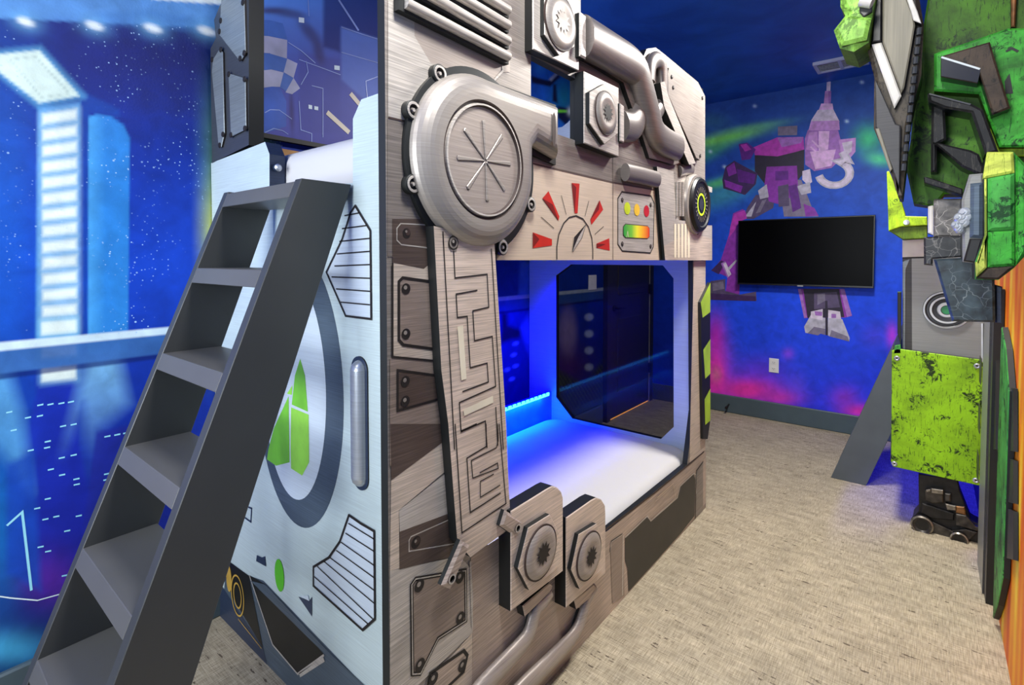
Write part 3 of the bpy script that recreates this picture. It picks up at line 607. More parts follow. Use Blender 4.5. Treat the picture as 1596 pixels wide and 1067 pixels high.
# lower right framed recesses
dF('F', [(250,730),(320,680),(330,1020),(262,1067)], 'metal_brown', 3); double('F', [(250,780),(256,725),(318,684)], False)
dF('F', [(332,700),(455,585),(475,612),(625,482),(640,420),(712,350),(722,380),(718,580),(640,680),(352,1000),(345,870),(332,830)], 'recess', 3)
lF('F', [(322,690),(318,1020)], .008, 'metal_light', 4); lF('F', [(332,700),(455,582),(475,608),(622,480),(638,415),(712,346),(725,352),(728,460)], .006, 'metal_light', 5)
lF('F', [(480,600),(612,480),(600,410),(500,500)], .0035, 'metal_beige', 5); lF('F', [(510,480),(600,400)], .004, 'panel_warm', 6)
dF('F', [(722,350),(765,275),(765,560),(722,590)], 'metal_gray', 3); lF('F', [(722,600),(728,330),(765,280)], .006, 'line_dark', 5)
lF('F', [(220,660),(500,450),(680,300),(770,225)], .008, 'line_brown', 4)
# right stile
dF('P', [(1081,406),(1099,406),(1099,700),(1074,722)], 'metal_beige', 2)
# gauge section
dF('B', [(0,650),(350,740),(530,775),(560,1055),(-120,1055),(-120,630)], 'panel_warm', 2); lF('B', [(20,662),(350,740),(530,772)], .006, 'metal_dark'); lF('B', [(350,620),(350,740),(350,1054)], .003, 'line_brown', 5)
def wedge(pts, mid):
    dF('B', pts, 'red', 4); a = pts[0]; dF('B', [pts[0], mid, pts[-1]], 'red_dark', 5)
wedge([(63,805),(88,775),(132,878),(128,895)], (105,830)); wedge([(182,742),(214,745),(206,865),(194,865)], (200,760)); wedge([(295,812),(310,850),(262,912),(258,890)], (292,850))
wedge([(24,942),(102,970),(102,995),(24,1006)], (50,970)); wedge([(283,988),(335,966),(337,1016),(283,1005)], (320,990))
lF('B', [(140,792),(160,870)], .0022, 'line_dark', 5); lF('B', [(58,880),(110,926)], .0022, 'line_dark', 5); lF('B', [(252,815),(236,876)], .0022, 'line_dark', 5); lF('B', [(312,918),(276,950)], .0022, 'line_dark', 5)
arc = [(122,1052),(122,1000),(130,950),(150,905),(172,882),(200,875),(228,888),(250,920),(264,965),(268,1010),(268,1052)]
lF('B', arc, .005, 'line_dark', 5)
dF('B', [(240,908),(222,965),(186,1022),(184,1016),(192,962)], 'metal_light', 5); dF('B', [(240,908),(208,962),(184,1018),(192,962)], 'black_flat', 6)
fp.line(onp(PF, 'B', [(240,908),(222,965),(186,1022),(192,962)]), NX, .002, 'line_dark', 7, True)
box = [(370,805),(386,778),(505,795),(518,825),(514,1000),(502,1026),(388,1018),(370,990)]
dF('B', box, 'metal_light', 3); lF('B', box, .006, 'line_dark', 4, True)
for c, mt in (((408,845), 'yellow_lamp'), ((447,851), 'amber'), ((486,856), 'crimson')): fp.decal(circle(on(PF, 'B', c), NX, .026, 24, rz=.024), NX, mt, 5)
for p in ((388,812),(503,832),(388,990),(503,1000)): screw('B', p, .010)
s = N('gauge_gradient'); sx = s.n('SeparateXYZ'); s.l(s.tc.outputs['Object'], sx.inputs[0])
ya, yb_ = on(PF, 'B', (392, 940)).y-1.8, on(PF, 'B', (497, 940)).y-1.8
mr = s.n('MapRange'); mr.inputs['From Min'].default_value = ya; mr.inputs['From Max'].default_value = yb_; s.l(sx.outputs['Y'], mr.inputs['Value'])
s.fin(s.ramp(mr.outputs[0], [(0, (40, 150, 60)), (.3, (120, 190, 60)), (.5, (235, 225, 50)), (.75, (240, 160, 40)), (1, (210, 40, 30))]), .4)
bar = [(392,920),(400,910),(490,918),(497,928),(497,958),(490,966),(400,962),(392,952)]
lF('B', bar, .006, 'line_brown', 5, True); dF('B', bar, 'gauge_gradient', 6)
lF('B', [(404,962),(408,938),(412,962)], .003, 'cream', 7)
# upper band between window and gauge
dF('B', [(20,570),(350,620),(530,680),(530,770),(350,738),(20,660)], 'metal_gray', 2)
dF('B', [(350,560),(620,640),(530,680),(350,625)], 'metal_mid', 3)
fp.build('front_panel', bunk, smooth=False)
_fpn = MB()

# turbine housing
T0 = Vector((XF, .982, 1.592))
def pillow(m, P, n, h, rin, rz, mat, side, steps=7, hole=None):
    """outline with a rounded shoulder (rin inwards, rz high) above a straight side, flat top with an optional hole"""
    n = Vector(n); rings = [[p-n*h for p in P], [p-n*rz for p in P]]
    for i in range(1, steps+1):
        a = math.pi/2*i/steps; rings.append([q-n*rz*(1-math.sin(a)) for q in offset(list(P), n, -rin*(1-math.cos(a)))])
    k = len(P); flip = poly_normal(P).dot(n) < 0
    fl = (lambda f_: tuple(reversed(f_))) if flip else (lambda f_: f_)
    for i in range(len(rings)-1): m.add(rings[i]+rings[i+1], [fl((j, (j+1) % k, k+(j+1) % k, k+j)) for j in range(k)], side if i == 0 else mat)
    if hole is None: m.add(rings[-1], [fl(tuple(range(k)))], mat); return
    T = rings[-1]+hole; fs = []
    for f_ in tessellate_polygon([rings[-1], hole]):
        nn = (T[f_[1]]-T[f_[0]]).cross(T[f_[2]]-T[f_[0]]); fs.append(tuple(f_) if nn.dot(n) > 0 else tuple(reversed(f_)))
    m.add(T, fs, mat)
HT = .056; PSP = ('X', XF+HT)
th = MB(); th.lathe(T0, NX, [(0, .238), (.013, .238), (.015, .226), (.016, .2)], 'edge_dark', 72)
e1, e2, e3, e4 = onp(PSP, 'A', [(470,322),(746,425),(746,650),(628,586)]); e2.y += .032; e3.y += .032
Tc = T0+Vector((HT, -.012, 0)); RT = .216
pc_ = lambda a: Tc+Vector((0, math.cos(a)*RT, math.sin(a)*RT))
ol = [pc_(math.radians(a)) for a in np.linspace(84, 352, 60)]+[Vector((Tc.x, Tc.y+RT*1.0, e4.z-.012)), Vector((Tc.x, Tc.y+RT+.012, e4.z)), e3, e2]
hc = T0+Vector((HT, -.014, 0))
pillow(th, ol, NX, HT, .052, .040, 'metal_dome', 'edge_dark', hole=circle(hc, NX, .148, 64))
th.lathe(hc, NX, [(0, .148), (-.006, .145), (-.006, .140), (.001, .138), (.001, .134), (-.006, .131)], 'metal_face', 64, ['line_brown', 'line_brown', 'metal_light', 'metal_light', 'line_brown', 'metal_face'])
th.slab([p-Vector((HT-.012, 0, 0)) for p in offset([e3+Vector((0, .01, 0)), e2+Vector((0, .01, 0)), e1, e4], Vector(NX), .012)], NX, .012, 'edge_dark', 'edge_dark')
sp = MB(); ce = on(PSP, 'A', (728, 538)); ce.x -= .0005; sp.decal([ce+Vector((.0, math.cos(a)*.010, math.sin(a)*.050)) for a in np.linspace(0, 2*math.pi, 25)[:-1]], NX, 'line_brown', 4)
tho = th.build('turbine_housing', bunk); sp.build('outlet_port', tho)
st = MB()
for k in range(8):
    a = math.radians(k*45+4); dv = Vector((0, math.cos(a), math.sin(a))); sd = Vector((0, -math.sin(a), math.cos(a))); c0 = hc+Vector((-.003, 0, 0))
    st.slab([c0+dv*.004-sd*.002, c0+dv*.098-sd*.006, c0+dv*.101, c0+dv*.098+sd*.006, c0+dv*.004+sd*.002], NX, .006, 'metal_mid', 'line_brown', .002)
st.build('star_rib', tho)
for p in ((258,305),(148,457),(148,765),(308,1010),(520,1028),(638,850)):
    c = on(('X', XF+.02), 'A', p); c.x = XF
    MB().lathe(c, NX, [(0, .022), (.018, .022), (.020, .019), (.020, .013), (.014, .011), (.014, .006), (.020, .004)], 'metal_light', 22, ['edge_dark', 'edge_dark', 'metal_light', 'line_dark', 'line_dark', 'metal_mid', 'metal_light']).build('bolt', tho)
# louvre bars at the top left
for i, (a, b_) in enumerate((((110, 12), (540, 236)), ((150, -55), (540, 172)), ((150, -125), (540, 106)), ((150, -190), (540, 44)))):
    pl = ('X', XF+.02); A_ = on(pl, 'A', a); B_ = on(pl, 'A', b_)
    m = MB(); m.tube([A_, A_.lerp(B_, .5), B_], .0125, 'metal_light', 14, 0)
    m.slab([Vector((XF+.018, A_.y-.016, A_.z+.014)), Vector((XF+.018, B_.y+.004, B_.z+.014)), Vector((XF+.018, B_.y+.004, B_.z-.019)), Vector((XF+.018, A_.y-.016, A_.z-.019))], NX, .018, 'edge_dark', 'edge_dark')
    m.build('louvre_bar', bunk)

def star_poly(c, n, ro, ri, k=11):
    pts = []
    for i in range(2*k):
        a = math.pi*i/k; r = ro if i % 2 == 0 else ri; pts.append(Vector(c)+Vector((0, math.cos(a)*r, math.sin(a)*r)))
    return pts
def nut_plate(crop, plate, hexa, disc, r, h=.035, mats=('metal_light', 'metal_light', 'metal_dome'), star='line_dark', bev=.003):
    pl = ('X', XF+h); m = MB(); m.slab(onp(pl, crop, plate), NX, h, mats[0], 'edge_dark', bev)
    o = m.build('bolt_plate', bunk)
    ph = ('X', XF+h+.016); hn = MB(); hn.slab(onp(ph, crop, hexa), NX, .016, mats[1], 'edge_dark', .002)
    c = on(ph, crop, disc)
    hn.build('hex_nut', o)
    MB().lathe(c, NX, [(0, r), (.004, r*1.0), (.004, r*.94), (.009, r*.86), (.012, r*.72), (.012, r*.6), (.010, r*.5)], mats[2], 36, ['line_brown']*2+[mats[2]]*5).decal(star_poly(c+Vector((.0105, 0, 0)), NX, r*.46, r*.27), NX, star, 3).build('nut_cap', o)
    return o
nut_plate('G', [(482,268),(772,410),(772,985),(482,870)], [(655,375),(765,540),(765,790),(652,880),(530,705),(530,445)], (660,622), .074)
o = nut_plate('B', [(28,-60),(215,-60),(215,288),(28,200)], [(130,-90),(196,-70),(196,190),(135,225),(75,140),(75,-40)], (137,90), .084, .03, star='metal_gray')
low = ('metal_low', 'metal_low', 'metal_face')
J1 = [(162,1035),(162,340),(420,180),(450,165),(485,175),(512,205),(524,245),(524,455),(500,780),(240,985),(240,965)]
nut_plate('J', J1[:8]+[(524,755)], [(282,455),(432,362),(500,495),(500,700),(445,770),(290,888),(212,735)], (366,622), .078, .045, ('metal_arm', 'metal_arm', 'metal_face'))
nut_plate('J', [(545,1010),(545,390),(545,385),(720,262),(755,245),(790,258),(815,300),(818,350),(818,770)], [(632,500),(755,425),(803,540),(803,740),(640,880),(580,745)], (700,645), .078, .045, ('metal_arm', 'metal_arm', 'metal_face'))

# slanted arm with maze lines
PA = ('X', XF+.03); am = MB()
armpts = onp(PA, 'P', [(676,352),(770,372),(780,520),(789,660)])+onp(PA, 'D', [(540,425),(375,545),(322,482),(285,0)])+onp(PA, 'C', [(290,700)])
am.slab(armpts, NX, .03, 'metal_arm', 'edge_dark')
def aL(crop, pts, wd=.0035, mat='line_dark', layer=2, closed=False): am.line(onp(PA, crop, pts), NX, wd, mat, layer, closed)
aL('C', [(296,60),(325,600),(350,1067)]); aL('D', [(312,0),(340,445),(520,325),(492,0)]); aL('C', [(520,140),(540,480),(575,1067)])
aL('C', [(345,140),(352,275),(500,258),(508,410),(434,427),(442,565),(524,545),(540,775),(372,850),(380,985),(492,935),(500,1060)])
aL('C', [(455,332),(357,350),(363,458),(408,452),(422,690),(500,668),(506,755),(386,800)])
aL('D', [(335,30),(400,0)]); aL('D', [(438,0),(440,92),(360,140),(374,362),(498,282)]); aL('D', [(486,0),(488,70),(480,98),(378,150),(384,222),(488,182),(485,160),(412,200)], .003)
aL('D', [(496,250),(415,300),(415,235),(470,205)], .003); aL('C', [(540,870),(550,1050)])
aL('C', [(345,112),(345,150)], .02, 'metal_mid', 3)
am.decal(onp(PA, 'C', [(362,500),(388,494),(404,740),(380,748)]), NX, 'cream', 3); am.decal(onp(PA, 'C', [(390,882),(526,818),(528,850),(393,912)]), NX, 'cream', 3)
c = on(PA, 'C', (343, 113)); am.decal(circle(c, NX, .017, 20), NX, 'line_dark', 4); am.decal(circle(c, NX, .014, 20), NX, 'metal_mid', 5); am.decal(circle(c, NX, .009, 20), NX, 'line_dark', 6); am.decal(circle(c+Vector((0, -.002, .003)), NX, .004, 10), NX, 'metal_light', 7)
am.build('slanted_arm', bunk, smooth=False)
for crop, pts, hole in (('D', [(342,478),(378,500),(300,680),(262,664)], (297,632)), ('J', [(128,335),(250,410),(212,525),(95,445)], (205,455))):
    pc = ('X', XF+.048); m = MB(); P_ = onp(pc, crop, pts); m.slab(P_, NX, .018, 'metal_low', 'edge_dark', .008)
    c = on(pc, crop, hole); m.lathe(c, NX, [(0, .012), (.004, .012), (.004, .008), (.0, .007)], 'metal_light', 18, ['metal_dark', 'metal_light', 'line_dark', 'line_dark'])
    m.build('arm_clamp', bunk)

# big pipe run, upper right
def tubeF(crop, pts, r, h, mat='metal_tube', sm=3, name='pipe', parent=bunk, seg=24):
    return MB().tube([on(('X', XF+h), crop, p) for p in pts], r, mat, seg, sm, flat=.6).build(name, parent)
def flat_plate(crop, pts, h=.018, name='backing_plate', mat='metal_gray'):  # flat metal plate set on the front panel
    return MB().slab(onp(('X', XF+h), crop, pts), NX, h, mat, 'edge_dark').build(name, bunk, smooth=False)
flat_plate('B', [(238,240),(262,252),(395,335),(415,395),(475,560),(500,640),(600,668),(622,660),(560,560),(470,330),(430,230),(250,110)])
tubeF('B', [(232,148),(330,205),(440,268),(462,330),(500,470),(518,540),(560,575),(612,598)], [.070,.070,.069,.068,.066,.064,.062,.060], .03, 'metal_tube', 3)
MB().slab(onp(('X', XF+.05), 'B', [(220,48),(246,62),(246,240),(220,226)]), NX, .05, 'metal_light', 'edge_dark', .006).build('pipe_flange', bunk)
# loop pipe behind
tubeF('B', [(500,330),(503,262),(526,236),(550,262),(556,330),(554,400),(538,450),(508,476)], .034, .012, 'metal_tube', 3, 'loop_pipe')
# short elbow next to the bolt plate
tubeF('B', [(386,510),(430,520),(452,470),(470,440)], .058, .01, 'metal_tube', 2, 'elbow_pipe')
MB().slab(onp(('X', XF+.045), 'B', [(382,418),(399,430),(399,580),(382,572)]), NX, .045, 'metal_light', 'edge_dark', .004).build('pipe_flange', bunk)
# low horizontal pipe
tubeF('B', [(402,698),(460,710),(530,728)], .034, .02, 'metal_tube', 0, 'short_pipe')
# sloping shoulder plate
m = MB(); PS = ('X', XF+.03)
m.slab(onp(PS, 'B', [(580,275),(600,290),(712,372),(722,395),(720,620),(705,650),(690,640),(572,375),(570,320)]), NX, .03, 'metal_mid', 'edge_dark', .002)
o = m.build('shoulder_plate', bunk)
for p in ((590,312),(596,355),(714,398),(705,632)): MB().lathe(on(PS, 'B', p), NX, [(0, .009), (.004, .008), (.005, .004)], 'metal_gray', 12, ['line_dark', 'line_dark', 'metal_gray']).build('screw', o)
flat_plate('B', [(545,335),(562,330),(576,385),(688,662),(662,668),(560,430)], .034, 'strut', 'metal_light')
# fascia right of the display with its black edge
m = MB(); PG = ('X', XF+.018)
m.slab(onp(PG, 'H', [(190,165),(335,205),(345,380),(365,600),(385,635),(440,640),(470,640),(500,740),(540,772),(605,690),(620,680),(672,680),(672,985),(262,985)]), NX, .018, 'metal_light', 'edge_dark')
m.decal(onp(PG, 'H', [(262,985),(672,985),(672,800),(480,740),(250,860)]), NX, 'metal_beige', 1)
for x in (340, 370, 400, 430, 458): m.decal(onp(PG, 'H', [(x, 665), (x+18, 668), (x+18, 962), (x, 962)]), NX, 'cream', 2)
m.build('fascia', bunk, smooth=False)
MB().slab(onp(('X', XF+.006), 'H', [(172,180),(190,165),(262,985),(222,985),(180,400)]), NX, .006, 'edge_dark', 'edge_dark').build('dark_joint', bunk, smooth=False)
for x in (362, 388, 414): MB().tube([on(('X', XF+.02), 'H', (x, 300)), on(('X', XF+.02), 'H', (x+2, 600))], .006, 'metal_light', 10, 0).build('cooling_rod', bunk)
tubeF('H', [(380,205),(430,190),(490,190)], .028, .0, 'metal_tube', 0, 'wheel_bracket')
# wheel
cW = on(('X', XF+.02), 'H', (540, 500)); cW.x = XF
w_ = MB(); w_.lathe(cW+Vector((0, -.02, .0)), NX, [(0, .147), (.02, .147), (.03, .140), (.03, .12)], 'metal_dome', 48); w_.lathe(cW, NX, [(0, .134), (.036, .134), (.046, .126), (.048, .112), (.042, .106), (.041, .04)], 'black_flat', 48,
    ['black_flat']*3+['ring_dark','black_flat','black_flat'])
w_.line(circle(cW+Vector((.041, 0, 0)), NX, .050, 40), NX, .010, 'wheel_glow', 2, True)
w_.decal(circle(cW+Vector((.041, 0, 0)), NX, .030, 24), NX, 'ring_dark', 2)
wo = w_.build('wheel', bunk)
wt = MB()
for k in range(24):
    a = 2*math.pi*k/24; dv = Vector((0, math.cos(a), math.sin(a))); sd = Vector((0, -math.sin(a), math.cos(a))); c0 = cW+Vector((.0435, 0, 0))
    wt.slab([c0+dv*.060-sd*.0022, c0+dv*.086-sd*.0028, c0+dv*.086+sd*.0028, c0+dv*.060+sd*.0022], NX, .004, 'metal_gray', 'black_flat')
wt.build('wheel_teeth', wo, smooth=False)
MB().box((XF-.01, on(PF, 'H', (600, 360)).y, on(PF, 'H', (620, 390)).z), (XF+.02, on(PF, 'H', (640, 360)).y, on(PF, 'H', (640, 350)).z), 'metal_light').build('axle_tab', bunk, smooth=False)

# lower pipes under the two bolt plates
for pts in ([(700,690),(672,735),(640,760),(618,860),(560,930),(430,1067),(390,1120)], [(882,668),(852,720),(840,760),(812,850),(740,930),(600,1067),(560,1110)]):
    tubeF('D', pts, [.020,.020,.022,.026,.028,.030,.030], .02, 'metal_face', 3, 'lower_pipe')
    MB().slab(onp(('X', XF+.008), 'D', [(p[0]-22, p[1]-6) for p in pts[2:]]+[(p[0]+8, p[1]) for p in reversed(pts[2:])]), NX, .008, 'metal_dark', 'edge_dark').build('pipe_backing_strip', bunk, smooth=False)  # dark metal cut-out backing the pipe
for pts in ([(590,745),(700,650),(715,660),(700,690),(600,790)], [(800,720),(880,655),(890,670),(880,700),(810,760)]):
    MB().slab(onp(('X', XF+.03), 'D', pts), NX, .03, 'metal_low', 'edge_dark', .003).build('pipe_sleeve', bunk)

# green and black striped board on the far right stile
PH = ('X', XF+.016); hz = MB(); hpts = onp(PH, 'P', [(1092,471),(1107,440),(1107,655),(1103,684),(1096,684)])
hz.slab(hpts, NX, .016, 'black_flat', 'edge_dark')
for p in ([(1092,471),(1107,440),(1107,486),(1095,495)], [(1096,545),(1107,528),(1107,582),(1099,590)], [(1098,622),(1107,605),(1107,655),(1099,662)]): hz.decal(onp(PH, 'P', p), NX, 'hazard_green', 1)
hz.build('striped_board', bunk, smooth=False)

# end panel
ep = MB()
XI = -.947
pr = on(PE, 'P', (597, 143))
eo = [Vector((-2.066, YE, 0)), Vector((XI, YE, 0)), Vector((XI, YE, pr.z+.04)), pr, on(PE, 'P', (563, 155)), on(PE, 'P', (550, 185)), on(PE, 'P', (550, 285)), on(PE, 'P', (432, 296)), on(PE, 'P', (420, 290)), on(PE, 'P', (420, 240)), on(PE, 'P', (413, 221)), Vector((-2.066, YE, on(PE, 'P', (333, 253)).z))]
ep.slab(eo, NY, .05, 'silver_blue', 'slate_deep')
def dE(crop, pts, mat, layer=1): ep.decal(onp(PE, crop, pts), NY, mat, layer)
def lE(crop, pts, wd=.0035, mat='line_dark', layer=5, closed=False): ep.line(onp(PE, crop, pts), NY, wd, mat, layer, closed)
rc = Vector((-1.50, YE, .985)); R1_, R2_ = .30, .215
cx = on(PE, 'P', (464, 818)).x; ro = on(PE, 'P', (535, 600)).x-cx; zb = on(PE, 'P', (464, 818)).z; ro = .36 if ro < .2 else ro
cxi = on(PE, 'P', (454.5, 774)).x; zi = on(PE, 'P', (454.5, 774)).z
rc = Vector((cx, YE, zb+.42)); RX, RZ = on(PE, 'P', (536, 640)).x-cx, .42
ep.decal(circle(rc, NY, RX, 72, rz=RZ), NY, 'slate', 1)
rci = Vector((cx-.02, YE, zb+.42)); RXi = on(PE, 'P', (509, 640)).x-rci.x; RZi = rci.z-zi
ep.decal(circle(rci, NY, RXi, 72, rz=RZi), NY, 'silver_pale', 2)
for pts, m_ in (([(450,690),(470,760),(482,910),(415,880),(428,760)], 'lime'), ([(412,892),(485,922),(487,1067),(487,1120),(458,1175),(412,1145),(410,1067)], 'lime_b'), ([(402,845),(406,1120),(350,1134),(312,1108),(318,1067),(340,980)], 'lime'), ([(418,800),(415,840),(395,835)], 'lime_b')): dE('L4', pts, m_, 3)
# lower dark body with belts
dE('L5', [(232,620),(290,640),(540,900),(700,1067),(760,1150),(330,1150),(200,900),(120,790),(140,560)], 'slate', 1)
dE('L5', [(-30,500),(150,560),(165,600),(120,660),(290,915),(325,1060),(330,1100),(-30,1000)], 'slate_deep', 2)
dE('L5', [(235,618),(300,655),(538,940),(432,1018),(330,900)], 'black_flat', 3)
lE('L5', [(235,618),(330,900),(432,1020),(540,942)], .006, 'metal_light', 4); lE('L5', [(440,1025),(540,960)], .012, 'metal_light', 4)
dE('L5', [(240,640),(300,655),(560,930),(720,1080),(690,1080),(540,935)], 'slate', 4)
dE('L5', [(150,560),(232,620),(290,915),(215,790),(160,700)], 'black_flat', 3)
cg = on(PE, 'L5', (187, 700))
for r in (.062, .038): ep.line(circle(cg, NY, r*.8, 30, rz=r*1.15), NY, .006, 'gold', 5, True)
lE('L5', [(190,795),(285,915)], .003, 'gold', 5); ep.decal(circle(on(PE, 'L5', (152, 630)), NY, .022, 16, rz=.05), NY, 'gold', 5)
dE('L5', [(265,535),(285,545),(298,540),(303,582),(262,560)], 'slate_deep', 3); dE('L5', [(435,705),(480,722),(490,705),(490,785)], 'slate_deep', 3); dE('L5', [(440,702),(475,700),(480,722)], 'silver_pale', 4)
ep.decal(circle(on(PE, 'L5', (357, 618)), NY, .030, 28, rz=.052), NY, 'lime_dot', 3)
lE('L5', [(230,340),(243,345),(240,400),(212,380)], .006, 'slate_deep', 3)
# vent grille prints
v1_ = [(560,330),(625,195),(660,85),(680,55),(742,158),(746,525),(640,512)]
dE('L4', v1_, 'silver_pale', 2); lE('L4', v1_, .006, 'line_dark', 5, True)
for y1, y2 in ((96, 84), (150, 137), (203, 190), (255, 244), (305, 299), (350, 356), (400, 410), (455, 466)):
    lE('L4', [(625-(y1-150)*.2 if y1 < 350 else 575+(y1-330)*.36, y1), (742 if y2 > 158 else 700+(y2-85)*.55, y2)], .0035, 'line_dark', 5)
v2_ = [(642,372),(690,405),(745,437),(748,795),(698,840),(497,660),(497,583),(560,545),(605,480)]
dE('L5', v2_, 'silver_pale', 2); lE('L5', v2_, .007, 'line_dark', 5, True)
for a, b_ in (((640,405),(746,470)),((628,445),(746,520)),((610,482),(747,578)),((590,515),(747,628)),((565,545),(748,680)),((540,560),(748,733)),((512,580),(740,795)),((500,622),(720,815))): lE('L5', [a, b_], .0035, 'line_dark', 5)
ep.build('end_panel', bunk, smooth=False)
# capsule handle on the end panel
A_ = on(PE, 'L4', (697, 735)); B_ = on(PE, 'L5', (690, 215)); A_.x = B_.x = (A_.x+B_.x)/2
m = MB()
cap = [A_+Vector((math.cos(a)*.035, 0, math.sin(a)*.035)) for a in np.linspace(0, math.pi, 14)]+[B_+Vector((math.cos(a)*.035, 0, math.sin(a)*.035)) for a in np.linspace(math.pi, 2*math.pi, 14)]
m.slab([p+Vector((0, -.004, 0)) for p in cap], NY, .004, 'slate_deep', 'line_dark'); m.tube([A_, B_], .026, 'bolt_metal', 18, 0)
m.lathe(A_, (0, 0, 1), [(0, .026), (.012, .023), (.022, .013), (.026, .003)], 'bolt_metal', 18); m.lathe(B_, (0, 0, -1), [(0, .026), (.012, .023), (.022, .013), (.026, .003)], 'bolt_metal', 18)
m.build('capsule_handle', bunk)
# tall dark wing above the end panel, bolted plates
m = MB(); PW = ('Y', YE-.0)
wg = onp(PW, 'L2', [(108,905),(100,270),(130,210),(120,110),(150,35),(190,-40),(190,-130),(312,-130),(312,803)])
for p in wg: p.x = max(p.x, -2.066)
m.slab(wg, NY, .05, 'gunmetal', 'edge_dark')
o = m.build('wing_panel', bunk, smooth=False)
for pts, sc_ in (([(150,160),(160,-30),(285,-20),(293,290),(268,335),(250,325),(145,190)], ((157,115),(150,175),(280,15),(288,295),(265,325))), ([(106,400),(112,330),(150,268),(166,290),(176,740),(158,815),(143,805)], ((158,275),(170,745),(152,805),(110,330))),
               ([(198,405),(292,435),(296,715),(212,758)], ((202,412),(290,440),(292,712),(214,748)))):
    pp = ('Y', YE-.008); q = MB(); P_ = onp(pp, 'L2', pts)
    for p in P_: p.x = max(p.x, -2.062)
    q.slab(P_, NY, .008, 'plate_gray', 'line_dark', .002); po = q.build('cover_plate', o)
    for s_ in sc_: MB().lathe(on(pp, 'L2', s_), NY, [(0, .010), (.003, .009), (.004, .004)], 'line_dark', 10).build('screw', po)

# far end panel with the eight-sided cut-out
PFE = ('Y', 2.735); YFE = 2.735
hole = [on(PFE, 'P', (867, 619)), on(PFE, 'P', (892, 652)), on(PFE, 'E', (930, 1000)), on(PFE, 'P', (1050, 665)), on(PFE, 'E', (997, 150))]
hole[2].z = hole[1].z = min(hole[1].z, hole[2].z); hole[3].z = max(hole[3].z, hole[2].z+.08)
hole += [on(PFE, 'E', (940, 80)), Vector((on(PFE, 'P', (890, 405)).x, YFE, on(PFE, 'E', (940, 80)).z)), Vector((on(PFE, 'P', (867, 405)).x, YFE, on(PFE, 'E', (997, 150)).z))]
q = MB(); q.slab([Vector((-2.066, YFE, 0)), Vector((XI, YFE, 0)), Vector((XI, YFE, 1.36)), Vector((-2.066, YFE, 1.36))], NY, .03, 'silver_pale', 'edge_dark', holes=[hole])
fe = q.build('far_end_panel', bunk, smooth=False)
s = N('tinted_acrylic'); tr_ = s.n('BsdfTransparent'); tr_.inputs[0].default_value = (.52, .53, .58, 1); gl_ = s.n('BsdfGlossy'); gl_.inputs['Roughness'].default_value = .04; gl_.inputs[0].default_value = (.9, .9, .9, 1)
mx_ = s.n('MixShader'); mx_.inputs[0].default_value = .012; s.l(tr_.outputs[0], mx_.inputs[1]); s.l(gl_.outputs[0], mx_.inputs[2]); s.l(mx_.outputs[0], s.t.nodes['Material Output'].inputs['Surface'])
MB().slab([p+Vector((0, .018, 0)) for p in offset(hole, Vector(NY), -.001)], NY, .004, 'tinted_acrylic', 'tinted_acrylic').build('tinted_window', fe, smooth=False)
g1, g2, g3 = onp(PFE, 'G', [(300, 735), (345, 700), (388, 655)])
MB().slab([Vector((-2.066, YFE, 1.452)), Vector((XI, YFE, 1.452)), Vector((XI, YFE, g3.z+.02)), g3, g2, g1, Vector((-2.066, YFE, g1.z))], NY, .03, 'silver_pale', 'edge_dark').build('far_guard_panel', bunk, smooth=False)
MB().box((-2.066, YE+.052, 1.362), (XI, YFE-.002, 1.45), 'gunmetal').build('upper_deck', bunk, smooth=False)
MB().box((-2.02, YE+.052, .05), (XI, YFE-.002, .11), 'black_flat').build('lower_deck', bunk, smooth=False)
MB().box((-1.905, YE+.052, .06), (-1.885, YFE-.002, .49), 'led_board').build('wall_side_rail', bunk, smooth=False)
tp = []
for k in range(43):
    y = YE+.1+k*.0425; tp += [(y, .476), (y, .490), (y+.022, .490), (y+.022, .476)]
tp = [Vector((-1.877, y, z)) for y, z in tp]+[Vector((-1.877, YE+.1+42*.0425+.022, .471)), Vector((-1.877, YE+.1, .471))]
MB().slab(tp, NX, .007, 'led_tape', 'led_tape').build('led_strip', bunk, smooth=False)
MB().box((-2.066, YE+.052, 1.452), (-2.04, YFE-.002, 1.79), 'plywood').build('side_board', bunk, smooth=False)
